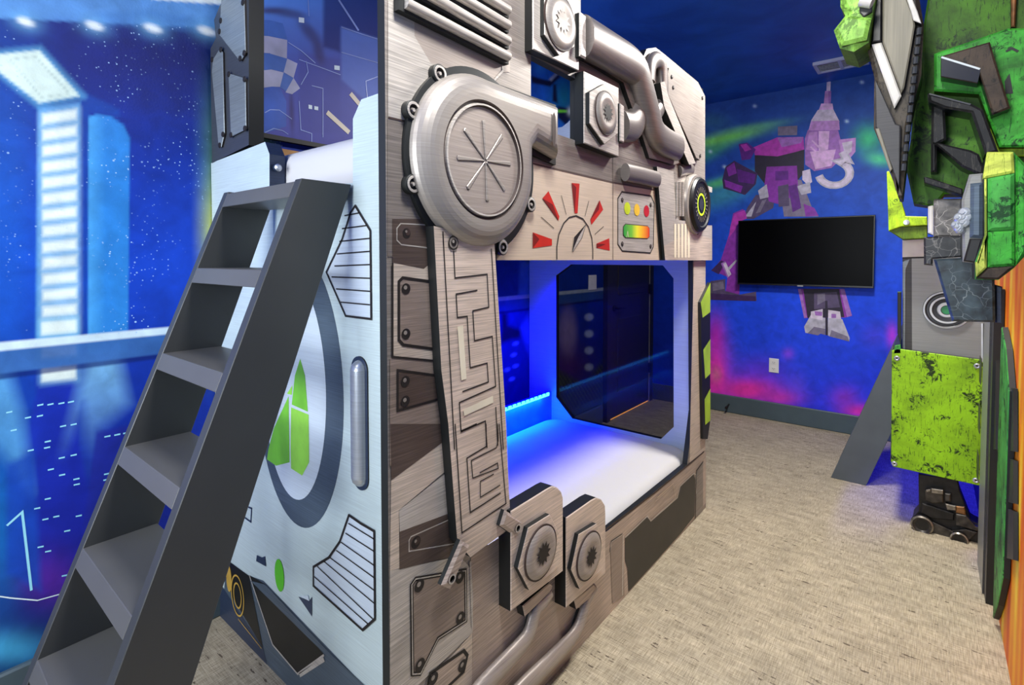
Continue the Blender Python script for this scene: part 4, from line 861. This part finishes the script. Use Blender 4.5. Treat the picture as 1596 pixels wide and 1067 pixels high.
# printed panel on the wall side of the upper bunk
XP = -2.04; PP = ('X', XP)
def paint_panel(u, v, P3):
    col = stops(v+.15*(u-395), [(-40, (84, 150, 236)), (40, (92, 130, 214)), (110, (80, 92, 176)), (240, (84, 84, 160))])
    col = over(col, .75*pmask(u, v, Q('L2', [(725,-60),(1200,-60),(1200,250),(1040,220),(825,150),(820,290),(725,260)]), 3), (34, 36, 104))
    col = over(col, .55*pmask(u, v, Q('L2', [(825,150),(1100,235),(1100,620),(960,560),(825,440)]), 2), (110, 140, 214))
    col = over(col, .5*pmask(u, v, Q('L2', [(590,290),(820,330),(820,740),(590,740)]), 3), (76, 78, 150))
    for c, r, a in (((520, 70), (120, 26), 10), ((650, 180), (100, 34), 50), ((700, 290), (70, 30), 75), ((550, 620), (120, 14), 88), ((420, 60), (80, 16), 0)): col = over(col, .65*emask(u, v, px('L2', c), (r[0]/3.56, r[1]/3.56), a, 1.5), (60, 48, 84))
    fr_ = np.clip((P3[:, 1]-1.86)/.02, 0, 1); col = over(col, fr_, (20, 84, 196))
    col = over(col, fr_*emask(u, v, px('G', (320, 480)), (20, 34)), (20, 110, 150)); col = over(col, fr_*emask(u, v, px('G', (120, 230)), (12, 10)), (40, 130, 230))
    for q_ in ([(40,310),(110,330),(190,350),(260,290),(285,320),(200,400),(150,390),(50,370)], [(225,380),(250,380),(262,540),(220,520)], [(262,560),(400,590),(390,640),(330,720),(266,660)]): col = over(col, fr_*pmask(u, v, Q('G', q_), 2), (12, 20, 60))
    col = over(col, fr_*pmask(u, v, Q('G', [(190,340),(250,280),(270,292),(210,355)]), 1.5), (130, 150, 180)); col = over(col, fr_*pmask(u, v, Q('G', [(262,592),(340,598),(345,612),(262,614)]), 1.5), (110, 220, 60)); col = over(col, fr_*emask(u, v, px('G', (365, 605)), (4, 6)), (200, 220, 230))
    col = over(col, fr_*pmask(u, v, Q('G', [(270,740),(330,710),(385,660),(400,860),(270,800)]), 1.5), (190, 200, 210))
    return np.concatenate([col, np.zeros((len(u), 1))], 1)
y1p, y2p = on(PP, 'L2', (335, 700)).y-.05, 2.72; zb_ = on(PP, 'L2', (500, 780)).z
q = MB(); q.grid((XP, 0, 0), (0, 1, 0), (0, 0, 1), np.array(list(np.linspace(.85, 1.8, 120))+list(np.linspace(1.81, y2p, 110))), np.linspace(zb_, 2.60, 120), 'print_panel', paint_panel)
q.box((-2.064, .85, zb_), (XP-.001, y2p, 2.60), 'edge_dark')
def dP(pts, mat, l=1): q.decal(onp(PP, 'L2', pts), NX, mat, l)
def lP(pts, wd=.003, mat='p_line', l=3): q.line(onp(PP, 'L2', pts), NX, wd, mat, l)
plain('p_line', (150, 170, 226), .3); plain('p_check', (176, 178, 206), .3); plain('p_check_blue', (74, 112, 190), .3); plain('p_neck', (60, 96, 186), .3)
dP([(350,110),(375,110),(365,195),(350,195)], 'p_check'); dP([(375,110),(430,112),(418,200),(358,195)], 'p_check_blue'); dP([(430,112),(500,130),(525,215),(422,200)], 'p_check_blue')
dP([(350,195),(420,200),(430,295),(350,290)], 'p_check'); dP([(420,200),(525,222),(523,325),(430,297)], 'p_check'); dP([(352,290),(380,292),(398,395),(365,400)], 'p_check'); dP([(380,292),(430,298),(436,385),(398,392)], 'p_check_blue'); dP([(430,298),(525,325),(505,400),(436,385)], 'p_check_blue')
dP([(525,325),(582,352),(560,432),(505,400)], 'p_check'); dP([(345,400),(398,390),(436,385),(505,402),(485,482),(440,480),(380,488)], 'p_check'); dP([(505,402),(560,432),(530,515),(485,484)], 'p_check_blue'); dP([(560,432),(596,490),(552,522),(515,512)], 'p_check')
dP([(385,490),(440,480),(485,484),(520,560),(520,700),(395,740),(390,560)], 'p_neck')
lP([(400,625),(430,608),(480,610),(550,660)]); lP([(400,735),(450,712),(500,725),(530,745)]); lP([(530,235),(600,280),(680,350)], .004); lP([(640,0),(645,90)]); lP([(590,330),(820,415)]); lP([(660,475),(722,490),(722,760)]); lP([(590,560),(600,720),(660,740),(660,800)]); lP([(600,470),(640,400),(630,340)]); lP([(825,150),(940,190),(1100,240)], .004)
lP([(810,0),(920,170)], .010); lP([(825,290),(1100,370)]); lP([(970,560),(960,450),(1040,420)])
for p, q_ in (((588,96),(618,128)), ((785,362),(815,390)), ((642,580),(662,606)), ((674,588),(696,612)), ((346,635),(378,668))): dP([p, (q_[0], p[1]+4), q_, (p[0], q_[1]-4)], 'mural_white', 3)
lP([(745,622),(868,735)], .022, 'cream', 3); lP([(875,518),(925,578)], .022, 'cream', 3)
q.line([Vector((XP, .86, zb_+.008)), Vector((XP, y2p, zb_+.008))], NX, .018, 'black_flat', 5)
q.build('printed_back_panel', bunk, smooth=False)
# small latch beside the step opening
m = MB(); cl = on(('Y', YE+.02), 'L2', (492, 925)); m.lathe((cl.x-.03, YE+.02, cl.z), NX, [(0, .012), (.012, .012), (.018, .007)], 'bolt_metal', 18, ['slate_deep', 'bolt_metal', 'bolt_metal']); m.build('latch', bunk)

# mattresses
def mattress(name, lo, hi, label, bulge=.03):
    x0, y0, z0 = lo; x1, y1, z1 = hi; nx, ny = 14, 28; m = MB(); r = .06; k = 5
    prof = [(z0, 0)]+[(z0+.02, 0)]
    rings = []
    for i in range(k+1):
        a = math.pi/2*i/k; rings.append((z1-r+r*math.sin(a), r*(1-math.cos(a))))
    rings = [(z0, .02), (z0+.02, 0)]+rings
    def loop(z, ins):
        pts = []; cr = .09
        X0, X1, Y0, Y1 = x0+ins, x1-ins, y0+ins, y1-ins
        for (cx_, cy_, a0) in ((X1-cr, Y1-cr, 0), (X0+cr, Y1-cr, 90), (X0+cr, Y0+cr, 180), (X1-cr, Y0+cr, 270)):
            for j in range(7): a = math.radians(a0+15*j); pts.append((cx_+cr*math.cos(a), cy_+cr*math.sin(a), z))
        return pts
    L = [loop(z, i) for z, i in rings]
    for i in (.12, .25, .4): L.append(loop(z1+bulge*min(1, i*2.2), r+i*(.5*(x1-x0)-.12)))
    n = len(L[0]); V = [p for l_ in L for p in l_]
    m.add(V, [(a*n+i, a*n+(i+1) % n, (a+1)*n+(i+1) % n, (a+1)*n+i) for a in range(len(L)-1) for i in range(n)]+[tuple((len(L)-1)*n+i for i in range(n)), tuple(reversed(range(n)))], 'sheet')
    return tag(m.build(name, angle=80), label, 'mattress')
mattress('mattress', (-1.876, YE+.07, .112), (-.952, YFE-.02, .345), 'white sheeted lower mattress lit blue by the light strip', .025)
mattress('mattress', (-2.035, YE+.055, 1.452), (-.952, YFE-.02, 1.70), 'white sheeted upper mattress at the head of the ladder', .03)

# ------------------------------------------------------------------ ladders
def ladder(name, label, xa, xb, top, bot, ztop, treads, mats, rot=None, th_=.03, prof=None, cap=9.):
    t = thing(name, label, 'ladder', (0, 0, 0) if rot is None else rot[1])
    def X(p): return Vector(p) if rot is None else rot[0](p)
    (yt0, yt1), (yb0, yb1) = top, bot
    def prism(xs0, xs1, prof, mat, nm, fmat=None):
        P = [X((x, y, z)) for x in (xs0, xs1) for y, z in prof]; k = len(prof)
        m = MB(); fs = [tuple(range(k)), tuple(reversed(range(k, 2*k)))]+[(i, k+i, k+(i+1) % k, (i+1) % k) for i in range(k)]
        m.add(P, fs, mat)
        import bmesh
        o = m.build(nm, t, smooth=False); bm = bmesh.new(); bm.from_mesh(o.data); bmesh.ops.recalc_face_normals(bm, faces=bm.faces); bmesh.ops.bevel(bm, geom=bm.edges[:], offset=.0015, segments=1, affect='EDGES'); bm.to_mesh(o.data); bm.free()
        return o
    prof = prof or [(yt0, ztop), (yt1, ztop), (yb1, 0), (yb0, 0)]
    prism(xa, xa+th_, prof, mats[0], 'stringer'); prism(xb-th_, xb, prof, mats[0], 'stringer')
    def yf(z): return yb0+(yt0-yb0)*z/ztop
    def ybk(z): return min(cap, yb1+(yt1-yb1)*z/ztop)
    for z in treads:
        prism(xa+th_, xb-th_, [(yf(z), z), (ybk(z)-.004, z), (ybk(z-.04)-.004, z-.04), (yf(z-.04), z-.04)], mats[1], 'tread')
    return t
ladder('bunk_ladder', 'dark grey wooden ladder with box steps leaning on the silver bunk', -1.605, -1.17, (.647, .784), (.046, .222), 1.54, [1.535, 1.322, 1.098, .873, .65, .428, .206], ('ladder_dark', 'ladder_gray'))
# second ladder: leans the other way, against the green bunk; local y runs along world x
ladder('bunk_ladder', 'slate grey ladder leaning on the green bunk beside the television wall', 0, .42, (-.155, .02), (-.45, -.27), .86, [.65, .43, .21], ('ladder_slate', 'ladder_slate'),
    (lambda p: Vector((p[1], 3.67+p[0], p[2])), (-.45, 3.67, 0)), prof=[(-.155, .86), (-.146, .86), (-.146, .37), (-.27, 0), (-.45, 0)], cap=-.146)

# ------------------------------------------------------------------ television, outlet, switch, door stop
PT = ('Y', 4.60)
tv = thing('television', 'black flat-screen television mounted on the blue mural back wall', 'television', (-.79, 4.6, 1.12))
x0, x1, z0, z1 = -1.268, -.318, 1.127, 1.664
MB().slab([Vector((x0, 4.60, z0)), Vector((x1, 4.60, z0)), Vector((x1, 4.60, z1)), Vector((x0, 4.60, z1))], NY, .035, 'tv_bezel', 'black_tv', .003).build('casing', tv, smooth=False)
MB().box((x0+.008, 4.5985, z0+.014), (x1-.008, 4.5998, z1-.008), 'tv_screen').build('screen', tv, smooth=False)
MB().box((-.815, 4.597, z0-.003), (-.775, 4.606, z0+.006), 'hinge_light').build('logo_mark', tv, smooth=False)  # plain grey block standing for the small maker's mark
MB().box((-.95, 4.637, 1.28), (-.64, 4.677, 1.52), 'black_tv').build('wall_mount', tv, smooth=False)
MB().box((-1.05, 4.615, 1.20), (-.55, 4.637, 1.6), 'black_tv').build('rear_housing', tv, smooth=False)

def plate(name, label, cat, c, n, w_, h_, sockets):
    t = thing(name, label, cat, c); c = Vector(c); n = Vector(n); u = Vector((0, 0, 1)).cross(n).normalized(); z = Vector((0, 0, 1))
    R_ = lambda cc, a, b_: [cc-u*a-z*b_, cc+u*a-z*b_, cc+u*a+z*b_, cc-u*a+z*b_]
    MB().slab(R_(c, w_/2, h_/2), n, .006, 'white_plastic', 'white_plastic', .003).build('cover_plate', t, smooth=False)
    for dz in sockets:
        m = MB(); cc = c+n*.002+z*dz; m.slab(R_(cc, .017, .014), n, .003, 'white_plastic', 'slot_dark', .002)
        if len(sockets) > 1:
            for s_ in (-.006, .006): m.slab(R_(cc+n*.0005+u*s_+z*.002, .0012, .005), n, .001, 'slot_dark', 'slot_dark')
            m.slab(R_(cc+n*.0005-z*.008, .002, .002), n, .001, 'slot_dark', 'slot_dark')
        m.build('socket' if len(sockets) > 1 else 'rocker', t, smooth=False)
co = on(('Y', YB-.007), 'P', (1206, 569.5)); plate('wall_outlet', 'white double wall outlet below the television', 'outlet', co, NY, .074, .118, (-.026, .026))
cs_ = on(('X', XL+.007), 'P', (924, 440)); plate('light_switch', 'white light switch on the mural wall beside the dark door', 'light switch', cs_, NX, .12, .118, (0,))
m = MB(); c = on(('Y', YB-.017), 'P', (1136, 630)); m.tube([c, c+Vector((0, -.03, -.004)), c+Vector((0, -.07, -.012))], .006, 'rubber', 10); m.lathe(c+Vector((0, -.065, -.011)), (0, -1, -.2), [(0, .011), (.015, .011)], 'rubber', 12)
tag(m.build('door_stop'), 'small black door stop on the grey baseboard of the back wall', 'door stop')

# ------------------------------------------------------------------ the green robot bunk on the right
gb = thing('bunk_bed', 'green robot-themed bunk bed standing along the right wall', 'bed', (.04, 3.9, 0))
XW = XR-.003
def cl_(P, mx=XW):
    for p in P: p.x = min(p.x, mx)
    return P
def slabY(name, Y, crop, pts, mat, side, d=.1, bev=.006, parent=gb, extra=(), clamp=True):
    P = onp(('Y', Y), crop, pts)
    if clamp: cl_(P)
    m = MB(); m.slab(P, NY, d, mat, side, bev)
    for e in extra:
        kind = e[0]
        if kind == 'd': m.decal(cl_(onp(('Y', Y), e[1], e[2])), NY, e[3], 1 if len(e) < 5 else e[4])
        else: m.line(onp(('Y', Y), e[1], e[2]), NY, e[3], e[4], 2)
    return m.build(name, parent, smooth=False)
YG = 3.23
# body boards
MB().box((-.14, YG+.05, .30), (-.115, YB-.02, .9), 'leg_dark').build('side_panel', gb, smooth=False)
MB().box((-.115, YG+.05, .62), (XW, YB-.02, .68), 'leg_dark').build('lower_deck', gb, smooth=False)
pl_ = slabY('green_plate', YG, 'P', [(1390,546),(1398,543),(1527,560),(1533,566),(1535,755),(1528,757),(1392,727),(1389,720)], 'plate_green', 'edge_dark', .018, .003)
for p in ((1398,558),(1523,570),(1394,722),(1521,748)):
    MB().lathe(on(('Y', YG), 'P', p), NY, [(0, .0125), (.004, .0125), (.007, .008), (.005, .004)], 'bolt_metal', 16, ['line_dark', 'bolt_metal', 'bolt_metal', 'line_dark']).build('bolt', pl_)
lg = slabY('shin_panel', YG+.045, 'R2', [(222,440),(700,440),(700,1100),(222,1100)], 'leg_gray', 'leg_dark', .02, 0, extra=[
    ('d','R2',[(222,540),(270,540),(272,1040),(225,1040)],'leg_dark'), ('d','R2',[(222,448),(332,440),(335,535),(222,538)],'shield_white'), ('l','R2',[(222,540),(400,535)],.008,'line_dark'), ('d','R2',[(640,880),(690,880),(690,1100),(640,1100)],'ring_dark'), ('l','R2',[(636,880),(636,1100)],.006,'ring_light')])
slabY('shin_edge', YG+.04, 'R2', [(222,560),(235,552),(262,545),(240,600),(236,1040),(224,1040)], 'plate_gray', 'leg_dark', .02, .002)
cr = on(('Y', YG+.045), 'R2', (452, 810))
MB().lathe(cr, NY, [(0, 0.092), (.012, 0.090), (.014, 0.083), (.008, 0.076), (.008, 0.068), (.016, 0.065), (.016, 0.056), (.008, 0.053), (.006, 0.037), (.014, 0.034), (.014, 0.023), (.006, 0.020)], 'ring_light', 48,
    ['ring_dark','ring_light','ring_dark','ring_dark','ring_dark','ring_light','ring_dark','ring_dark','ring_light','ring_light','ring_dark','teal_spot']).build('round_port', gb)
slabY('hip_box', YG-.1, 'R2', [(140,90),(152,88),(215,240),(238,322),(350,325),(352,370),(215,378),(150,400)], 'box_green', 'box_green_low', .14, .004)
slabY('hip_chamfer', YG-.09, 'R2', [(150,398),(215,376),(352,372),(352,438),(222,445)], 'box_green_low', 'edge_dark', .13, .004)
c = on(('Y', YG-.1), 'R2', (243, 355)); MB().lathe(c, NY, [(0, .013), (.004, .012), (.005, .005)], 'bolt_metal', 14).build('bolt', gb)
slabY('side_rod', YG, 'R2', [(196,716),(216,716),(214,1000),(196,930)], 'edge_dark', 'block_green', .03, .002)
slabY('side_bracket', YG, 'R3', [(408,135),(440,130),(442,180),(400,182)], 'block_green', 'edge_dark', .03, .002)
# foot
ft = slabY('foot', YG+.03, 'I', [(210,255),(620,310),(640,430),(690,560),(760,740),(880,810),(888,1005),(860,1003),(690,975),(560,945),(330,870),(160,815),(148,760),(160,700),(215,640)], 'foot_dark', 'foot_dark', .10, .004)
def slabF(nm, crop, pts, mat, h, bev=.004): return slabY(nm, YG+.03-h, crop, pts, mat, 'foot_dark', h, bev, ft)
slabF('shin_guard', 'I', [(280,430),(345,405),(465,425),(470,560),(350,560),(285,530)], 'foot_metal', .03)
slabF('shin_plate', 'I', [(345,408),(465,425),(468,470),(350,455)], 'foot_bright', .036, .002); slabF('shin_plate', 'I', [(290,420),(335,415),(335,440),(295,445)], 'foot_bright', .036, .002)
slabF('side_plate', 'I', [(485,460),(545,465),(545,545),(490,540)], 'foot_metal', .03); slabF('ankle', 'I', [(490,565),(600,590),(600,640),(510,630)], 'foot_bright', .03); slabF('ankle_coil', 'I', [(600,590),(690,600),(705,690),(600,660)], 'copper', .025)
slabF('instep', 'I', [(600,670),(705,690),(800,800),(860,825),(820,850),(600,790)], 'foot_metal', .03); slabF('tread_plate', 'I', [(330,740),(560,850),(700,830),(825,865),(700,978),(560,945),(330,870)], 'foot_metal', .02)
slabF('tread_plate', 'I', [(250,560),(580,670),(580,740),(350,720),(240,660)], 'foot_dark', .02)
for c_, r in (((248, 770), .045), ((630, 920), .034)):
    c = on(('Y', YG+.01), 'I', c_); MB().lathe(c, NY, [(0, r), (.02, r), (.026, r*.85), (.018, r*.6)], 'foot_metal', 24, ['foot_dark','foot_bright','foot_metal','foot_dark']).build('track_wheel', ft)

# boards fixed along the right wall
def slabX(name, X_, crop, pts, mat, side='edge_dark', parent=gb, bev=0.):
    P = onp(('X', X_), crop, pts); P = [Vector((p.x, min(p.y, YG-.005), p.z)) for p in P]
    return MB().slab(P, (-1, 0, 0), XR-.002-X_, mat, side, bev).build(name, parent, smooth=False)
def colX(X_, ua, ub, ztop, zbot, *a, **k):
    ya = min(on(('X', X_), 'P', (ua, 600)).y, YG-.005); yb__ = on(('X', X_), 'P', (ub, 600)).y
    return MB().slab([Vector((X_, ya, zbot)), Vector((X_, yb__, zbot+.0)), Vector((X_, yb__, ztop)), Vector((X_, ya, ztop))], (-1, 0, 0), XR-.002-X_, a[0], a[1]).build('wall_board', gb, smooth=False)
colX(.188, 1531, 1540, 1.23, .0, 'leg_gray', 'leg_dark'); colX(.194, 1541, 1546, 1.23, .0, 'leg_dark', 'edge_dark')
slabX('wall_board', .202, 'M', [(155,400),(172,400),(172,1067),(155,1067)], 'edge_dark')
P_ = [Vector((.205, 2.57, .02)), Vector((.205, 2.44, .14)), Vector((.205, 2.31, .30)), Vector((.205, 2.30, .92)), Vector((.205, 2.42, 1.04)), Vector((.205, 2.57, 1.10))]
MB().slab(P_, (-1, 0, 0), .018, 'block_green', 'edge_dark', .003).build('green_board', gb, smooth=False)
for v0_, v1_b in ((600, 703), (712, 784), (791, 872)):
    slabX('black_block', .212, 'P', [(1568, v0_), (1579, v0_+5), (1579, v1_b), (1568, v1_b-3)], 'black_flat')
for k in range(3): MB().box((.186, YG-.12, .34+k*.22), (.187+.001, YG-.02, .46+k*.22), 'leg_dark').build('side_tab', gb, smooth=False)

# upper torso and arm standing out from the wall
YT = 2.08
slabY('torso_shell', YT, 'R1', [(690,-60),(655,150),(640,480),(590,700),(572,900),(540,1067),(565,1180),(590,1300),(720,1320),(790,1240),(1050,1240),(1330,1240),(1330,-60)], 'arm_green', 'edge_dark', .12, .006)
slabY('shoulder_plate', YT-.05, 'R1', [(722,342),(1200,178),(1330,178),(1330,940),(1140,940),(1010,600),(722,580)], 'arm_green_hi', 'arm_green', .05, .006,
      extra=[('l','R1',[(1190,600),(1185,520),(1200,490),(1215,600)],.008,'edge_dark'), ('l','R1',[(1180,330),(1220,310),(1260,330)],.006,'edge_dark')])
slabY('angular_brace', YT-.10, 'R1', [(765,358),(1080,265),(1110,370),(1210,690),(1095,735),(1010,460),(1000,532),(765,490)], 'dark_brown', 'bar_black_face', .05, .005,
      extra=[('d','R1',[(768,368),(1020,445),(1000,528),(768,486)],'bar_black_face'), ('l','R1',[(768,366),(1015,442)],.005,'ring_light')])
slabY('frame_bar', YT-.10, 'R1', [(680,595),(960,662),(1035,700),(1135,970),(1050,985),(960,720),(790,690),(690,650)], 'bar_black', 'bar_black_face', .10, .006, extra=[('l','R1',[(690,600),(955,668)],.004,'ring_dark')])
slabY('frame_post', YT-.06, 'R1', [(705,650),(790,690),(800,890),(740,920),(740,1100),(700,1100)], 'bar_black', 'bar_black_face', .06, .006)
slabY('frame_bar', YT-.09, 'R1', [(715,905),(960,960),(1010,985),(1040,1067),(1040,1130),(900,1067)], 'bar_black', 'bar_black_face', .09, .006)
slabY('frame_bar', YT-.07, 'R2', [(332,120),(348,118),(535,180),(535,215),(335,150)], 'bar_black', 'bar_black_face', .07, .003)
slabY('rear_green', YT-.02, 'R1', [(1080,760),(1200,700),(1330,900),(1330,1000),(1090,1000)], 'box_green', 'arm_green', .02, .003)
slabY('wall_conduit', YT-.02, 'R1', [(1215,-60),(1250,-60),(1240,170),(1215,170)], 'copper', 'edge_dark', .02, .003)
# shield
YS = 1.92
sh = slabY('shield', YS, 'R1', [(335,-60),(620,-60),(655,150),(640,480),(600,620),(560,800),(540,1067),(516,1270),(495,1270),(410,1000),(335,820),(338,490),(290,305),(320,265)], 'shield_edge', 'black_flat', .12, .010)
def slabS(nm, h, pts, mat, bev=.004): return slabY(nm, YS-h, 'R1', pts, mat, 'edge_dark', h, bev, sh)
slabS('shield_face', .025, [(392,-60),(530,-60),(588,90),(600,160),(530,560),(512,595),(392,272)], 'shield_gray'); slabS('shield_rim', .03, [(530,-60),(560,-60),(615,70),(640,150),(590,130),(575,80)], 'shield_white', .002)
slabS('white_strip', .02, [(322,282),(385,270),(512,612),(468,692)], 'shield_white'); slabS('black_strip', .02, [(338,-60),(390,-60),(386,264),(322,270)], 'black_flat')
slabS('lower_plate', .018, [(345,500),(480,790),(510,800),(500,1200),(420,1000),(345,810)], 'leg_dark'); slabS('lower_edge', .022, [(345,822),(372,820),(455,1080),(440,1100)], 'shield_gray', .002)
m_ = MB()
for k in range(15):
    y = 180+k*62; x = 628-k*7
    m_.tube(onp(('Y', YS-.01), 'R1', [(x, y), (x-4, y+44)]), .007, 'ring_dark', 8, 0)
m_.build('chain_links', sh)
# pale green pod at the top
YPd = 1.85
pd = slabY('green_pod', YPd, 'R1', [(120,-60),(350,-60),(325,90),(300,262),(205,322),(115,300),(76,184),(150,90),(118,30)], 'pod_green', 'box_green_low', .18, .018)
slabY('pod_facet', YPd-.012, 'R1', [(82,184),(155,92),(320,110),(290,250),(130,290)], 'pod_green', 'box_green_low', .02, .010, pd)
slabY('pod_recess', YPd-.006, 'R1', [(235,-60),(330,-60),(325,70),(270,108),(245,80)], 'leg_dark', 'edge_dark', .012, .003, pd)
MB().tube(onp(('Y', YPd-.02), 'R1', [(255,0),(330,12)]), .018, 'shield_white', 16, 0).build('grey_roller', pd)
# forearm blocks
YF_ = 2.0
slabY('forearm_block', YF_+.06, 'R2', [(384,240),(392,233),(535,230),(535,432),(384,428)], 'crackle_gray', 'shield_white', .10, .005); slabY('forearm_flange', YF_+.08, 'R2', [(355,272),(382,265),(382,420),(355,410)], 'shield_white', 'leg_dark', .08, .004)
slabY('wrist_block', YF_+.04, 'R2', [(332,432),(400,427),(535,424),(535,535),(380,545),(380,580),(334,575)], 'crackle_black', 'edge_dark', .12, .005)
slabY('wrist_guard', YF_+.0, 'R2', [(384,546),(700,530),(706,875),(480,870)], 'crackle_teal', 'slate_deep', .10, .006); slabY('guard_edge', YF_+.03, 'R2', [(706,680),(742,690),(742,880),(706,877)], 'slate_deep', 'edge_dark', .05, .003)
kb = slabY('knuckle_block', YF_-.06, 'R2', [(530,240),(570,105),(645,98),(648,440),(605,570),(535,560)], 'leg_gray', 'leg_dark', .12, .006)
slabY('knuckle_face', YF_-.075, 'R2', [(576,152),(642,145),(640,438),(572,434)], 'slate', 'leg_gray', .02, .008, kb); slabY('knuckle_base', YF_-.075, 'R2', [(572,440),(640,440),(602,566),(540,556)], 'black_flat', 'edge_dark', .02, .004, kb)
m_ = MB()
for c_, r in (((545, 305), .020), ((545, 330), .022), ((542, 355), .020), ((518, 330), .018), ((515, 378), .018), ((500, 368), .014), ((520, 395), .014)): m_.lathe(on(('Y', YF_-.065), 'R2', c_), (-.5, -1, .2), [(-.01, r*.75), (.004, r*.75), (.008, r*.5), (.008, r*.3), (.012, r*.28)], 'bolt_metal', 14)
m_.build('bright_bolts', gb)
YH = 1.86
gh = slabY('green_fist', YH, 'R2', [(650,126),(655,60),(668,-10),(800,-15),(870,60),(870,520),(806,590),(722,655),(600,652),(600,562),(652,420)], 'block_green', 'edge_dark', .2, .010)
slabY('fist_top', YH-.012, 'R2', [(640,128),(662,-12),(800,-12),(806,96)], 'block_yellow', 'box_green', .02, .006, gh); slabY('fist_palm', YH-.016, 'R2', [(666,126),(806,100),(806,392),(666,400)], 'block_green', 'arm_green_hi', .02, .008, gh)
slabY('fist_lower', YH-.012, 'R2', [(666,404),(806,396),(806,578),(666,588)], 'arm_green_hi', 'arm_green', .02, .006, gh); slabY('fist_chamfer', YH-.008, 'R2', [(664,592),(806,582),(724,652),(604,648)], 'dark_brown', 'edge_dark', .02, .005, gh)
slabY('fist_rim', YH-.014, 'R2', [(648,130),(660,128),(660,590),(606,640),(600,562),(610,560),(650,420)], 'block_yellow', 'box_green_low', .02, .004, gh)
slabY('fist_side', YH-.008, 'R2', [(812,0),(870,60),(870,500),(812,580)], 'arm_green_hi', 'arm_green', .02, .006, gh)
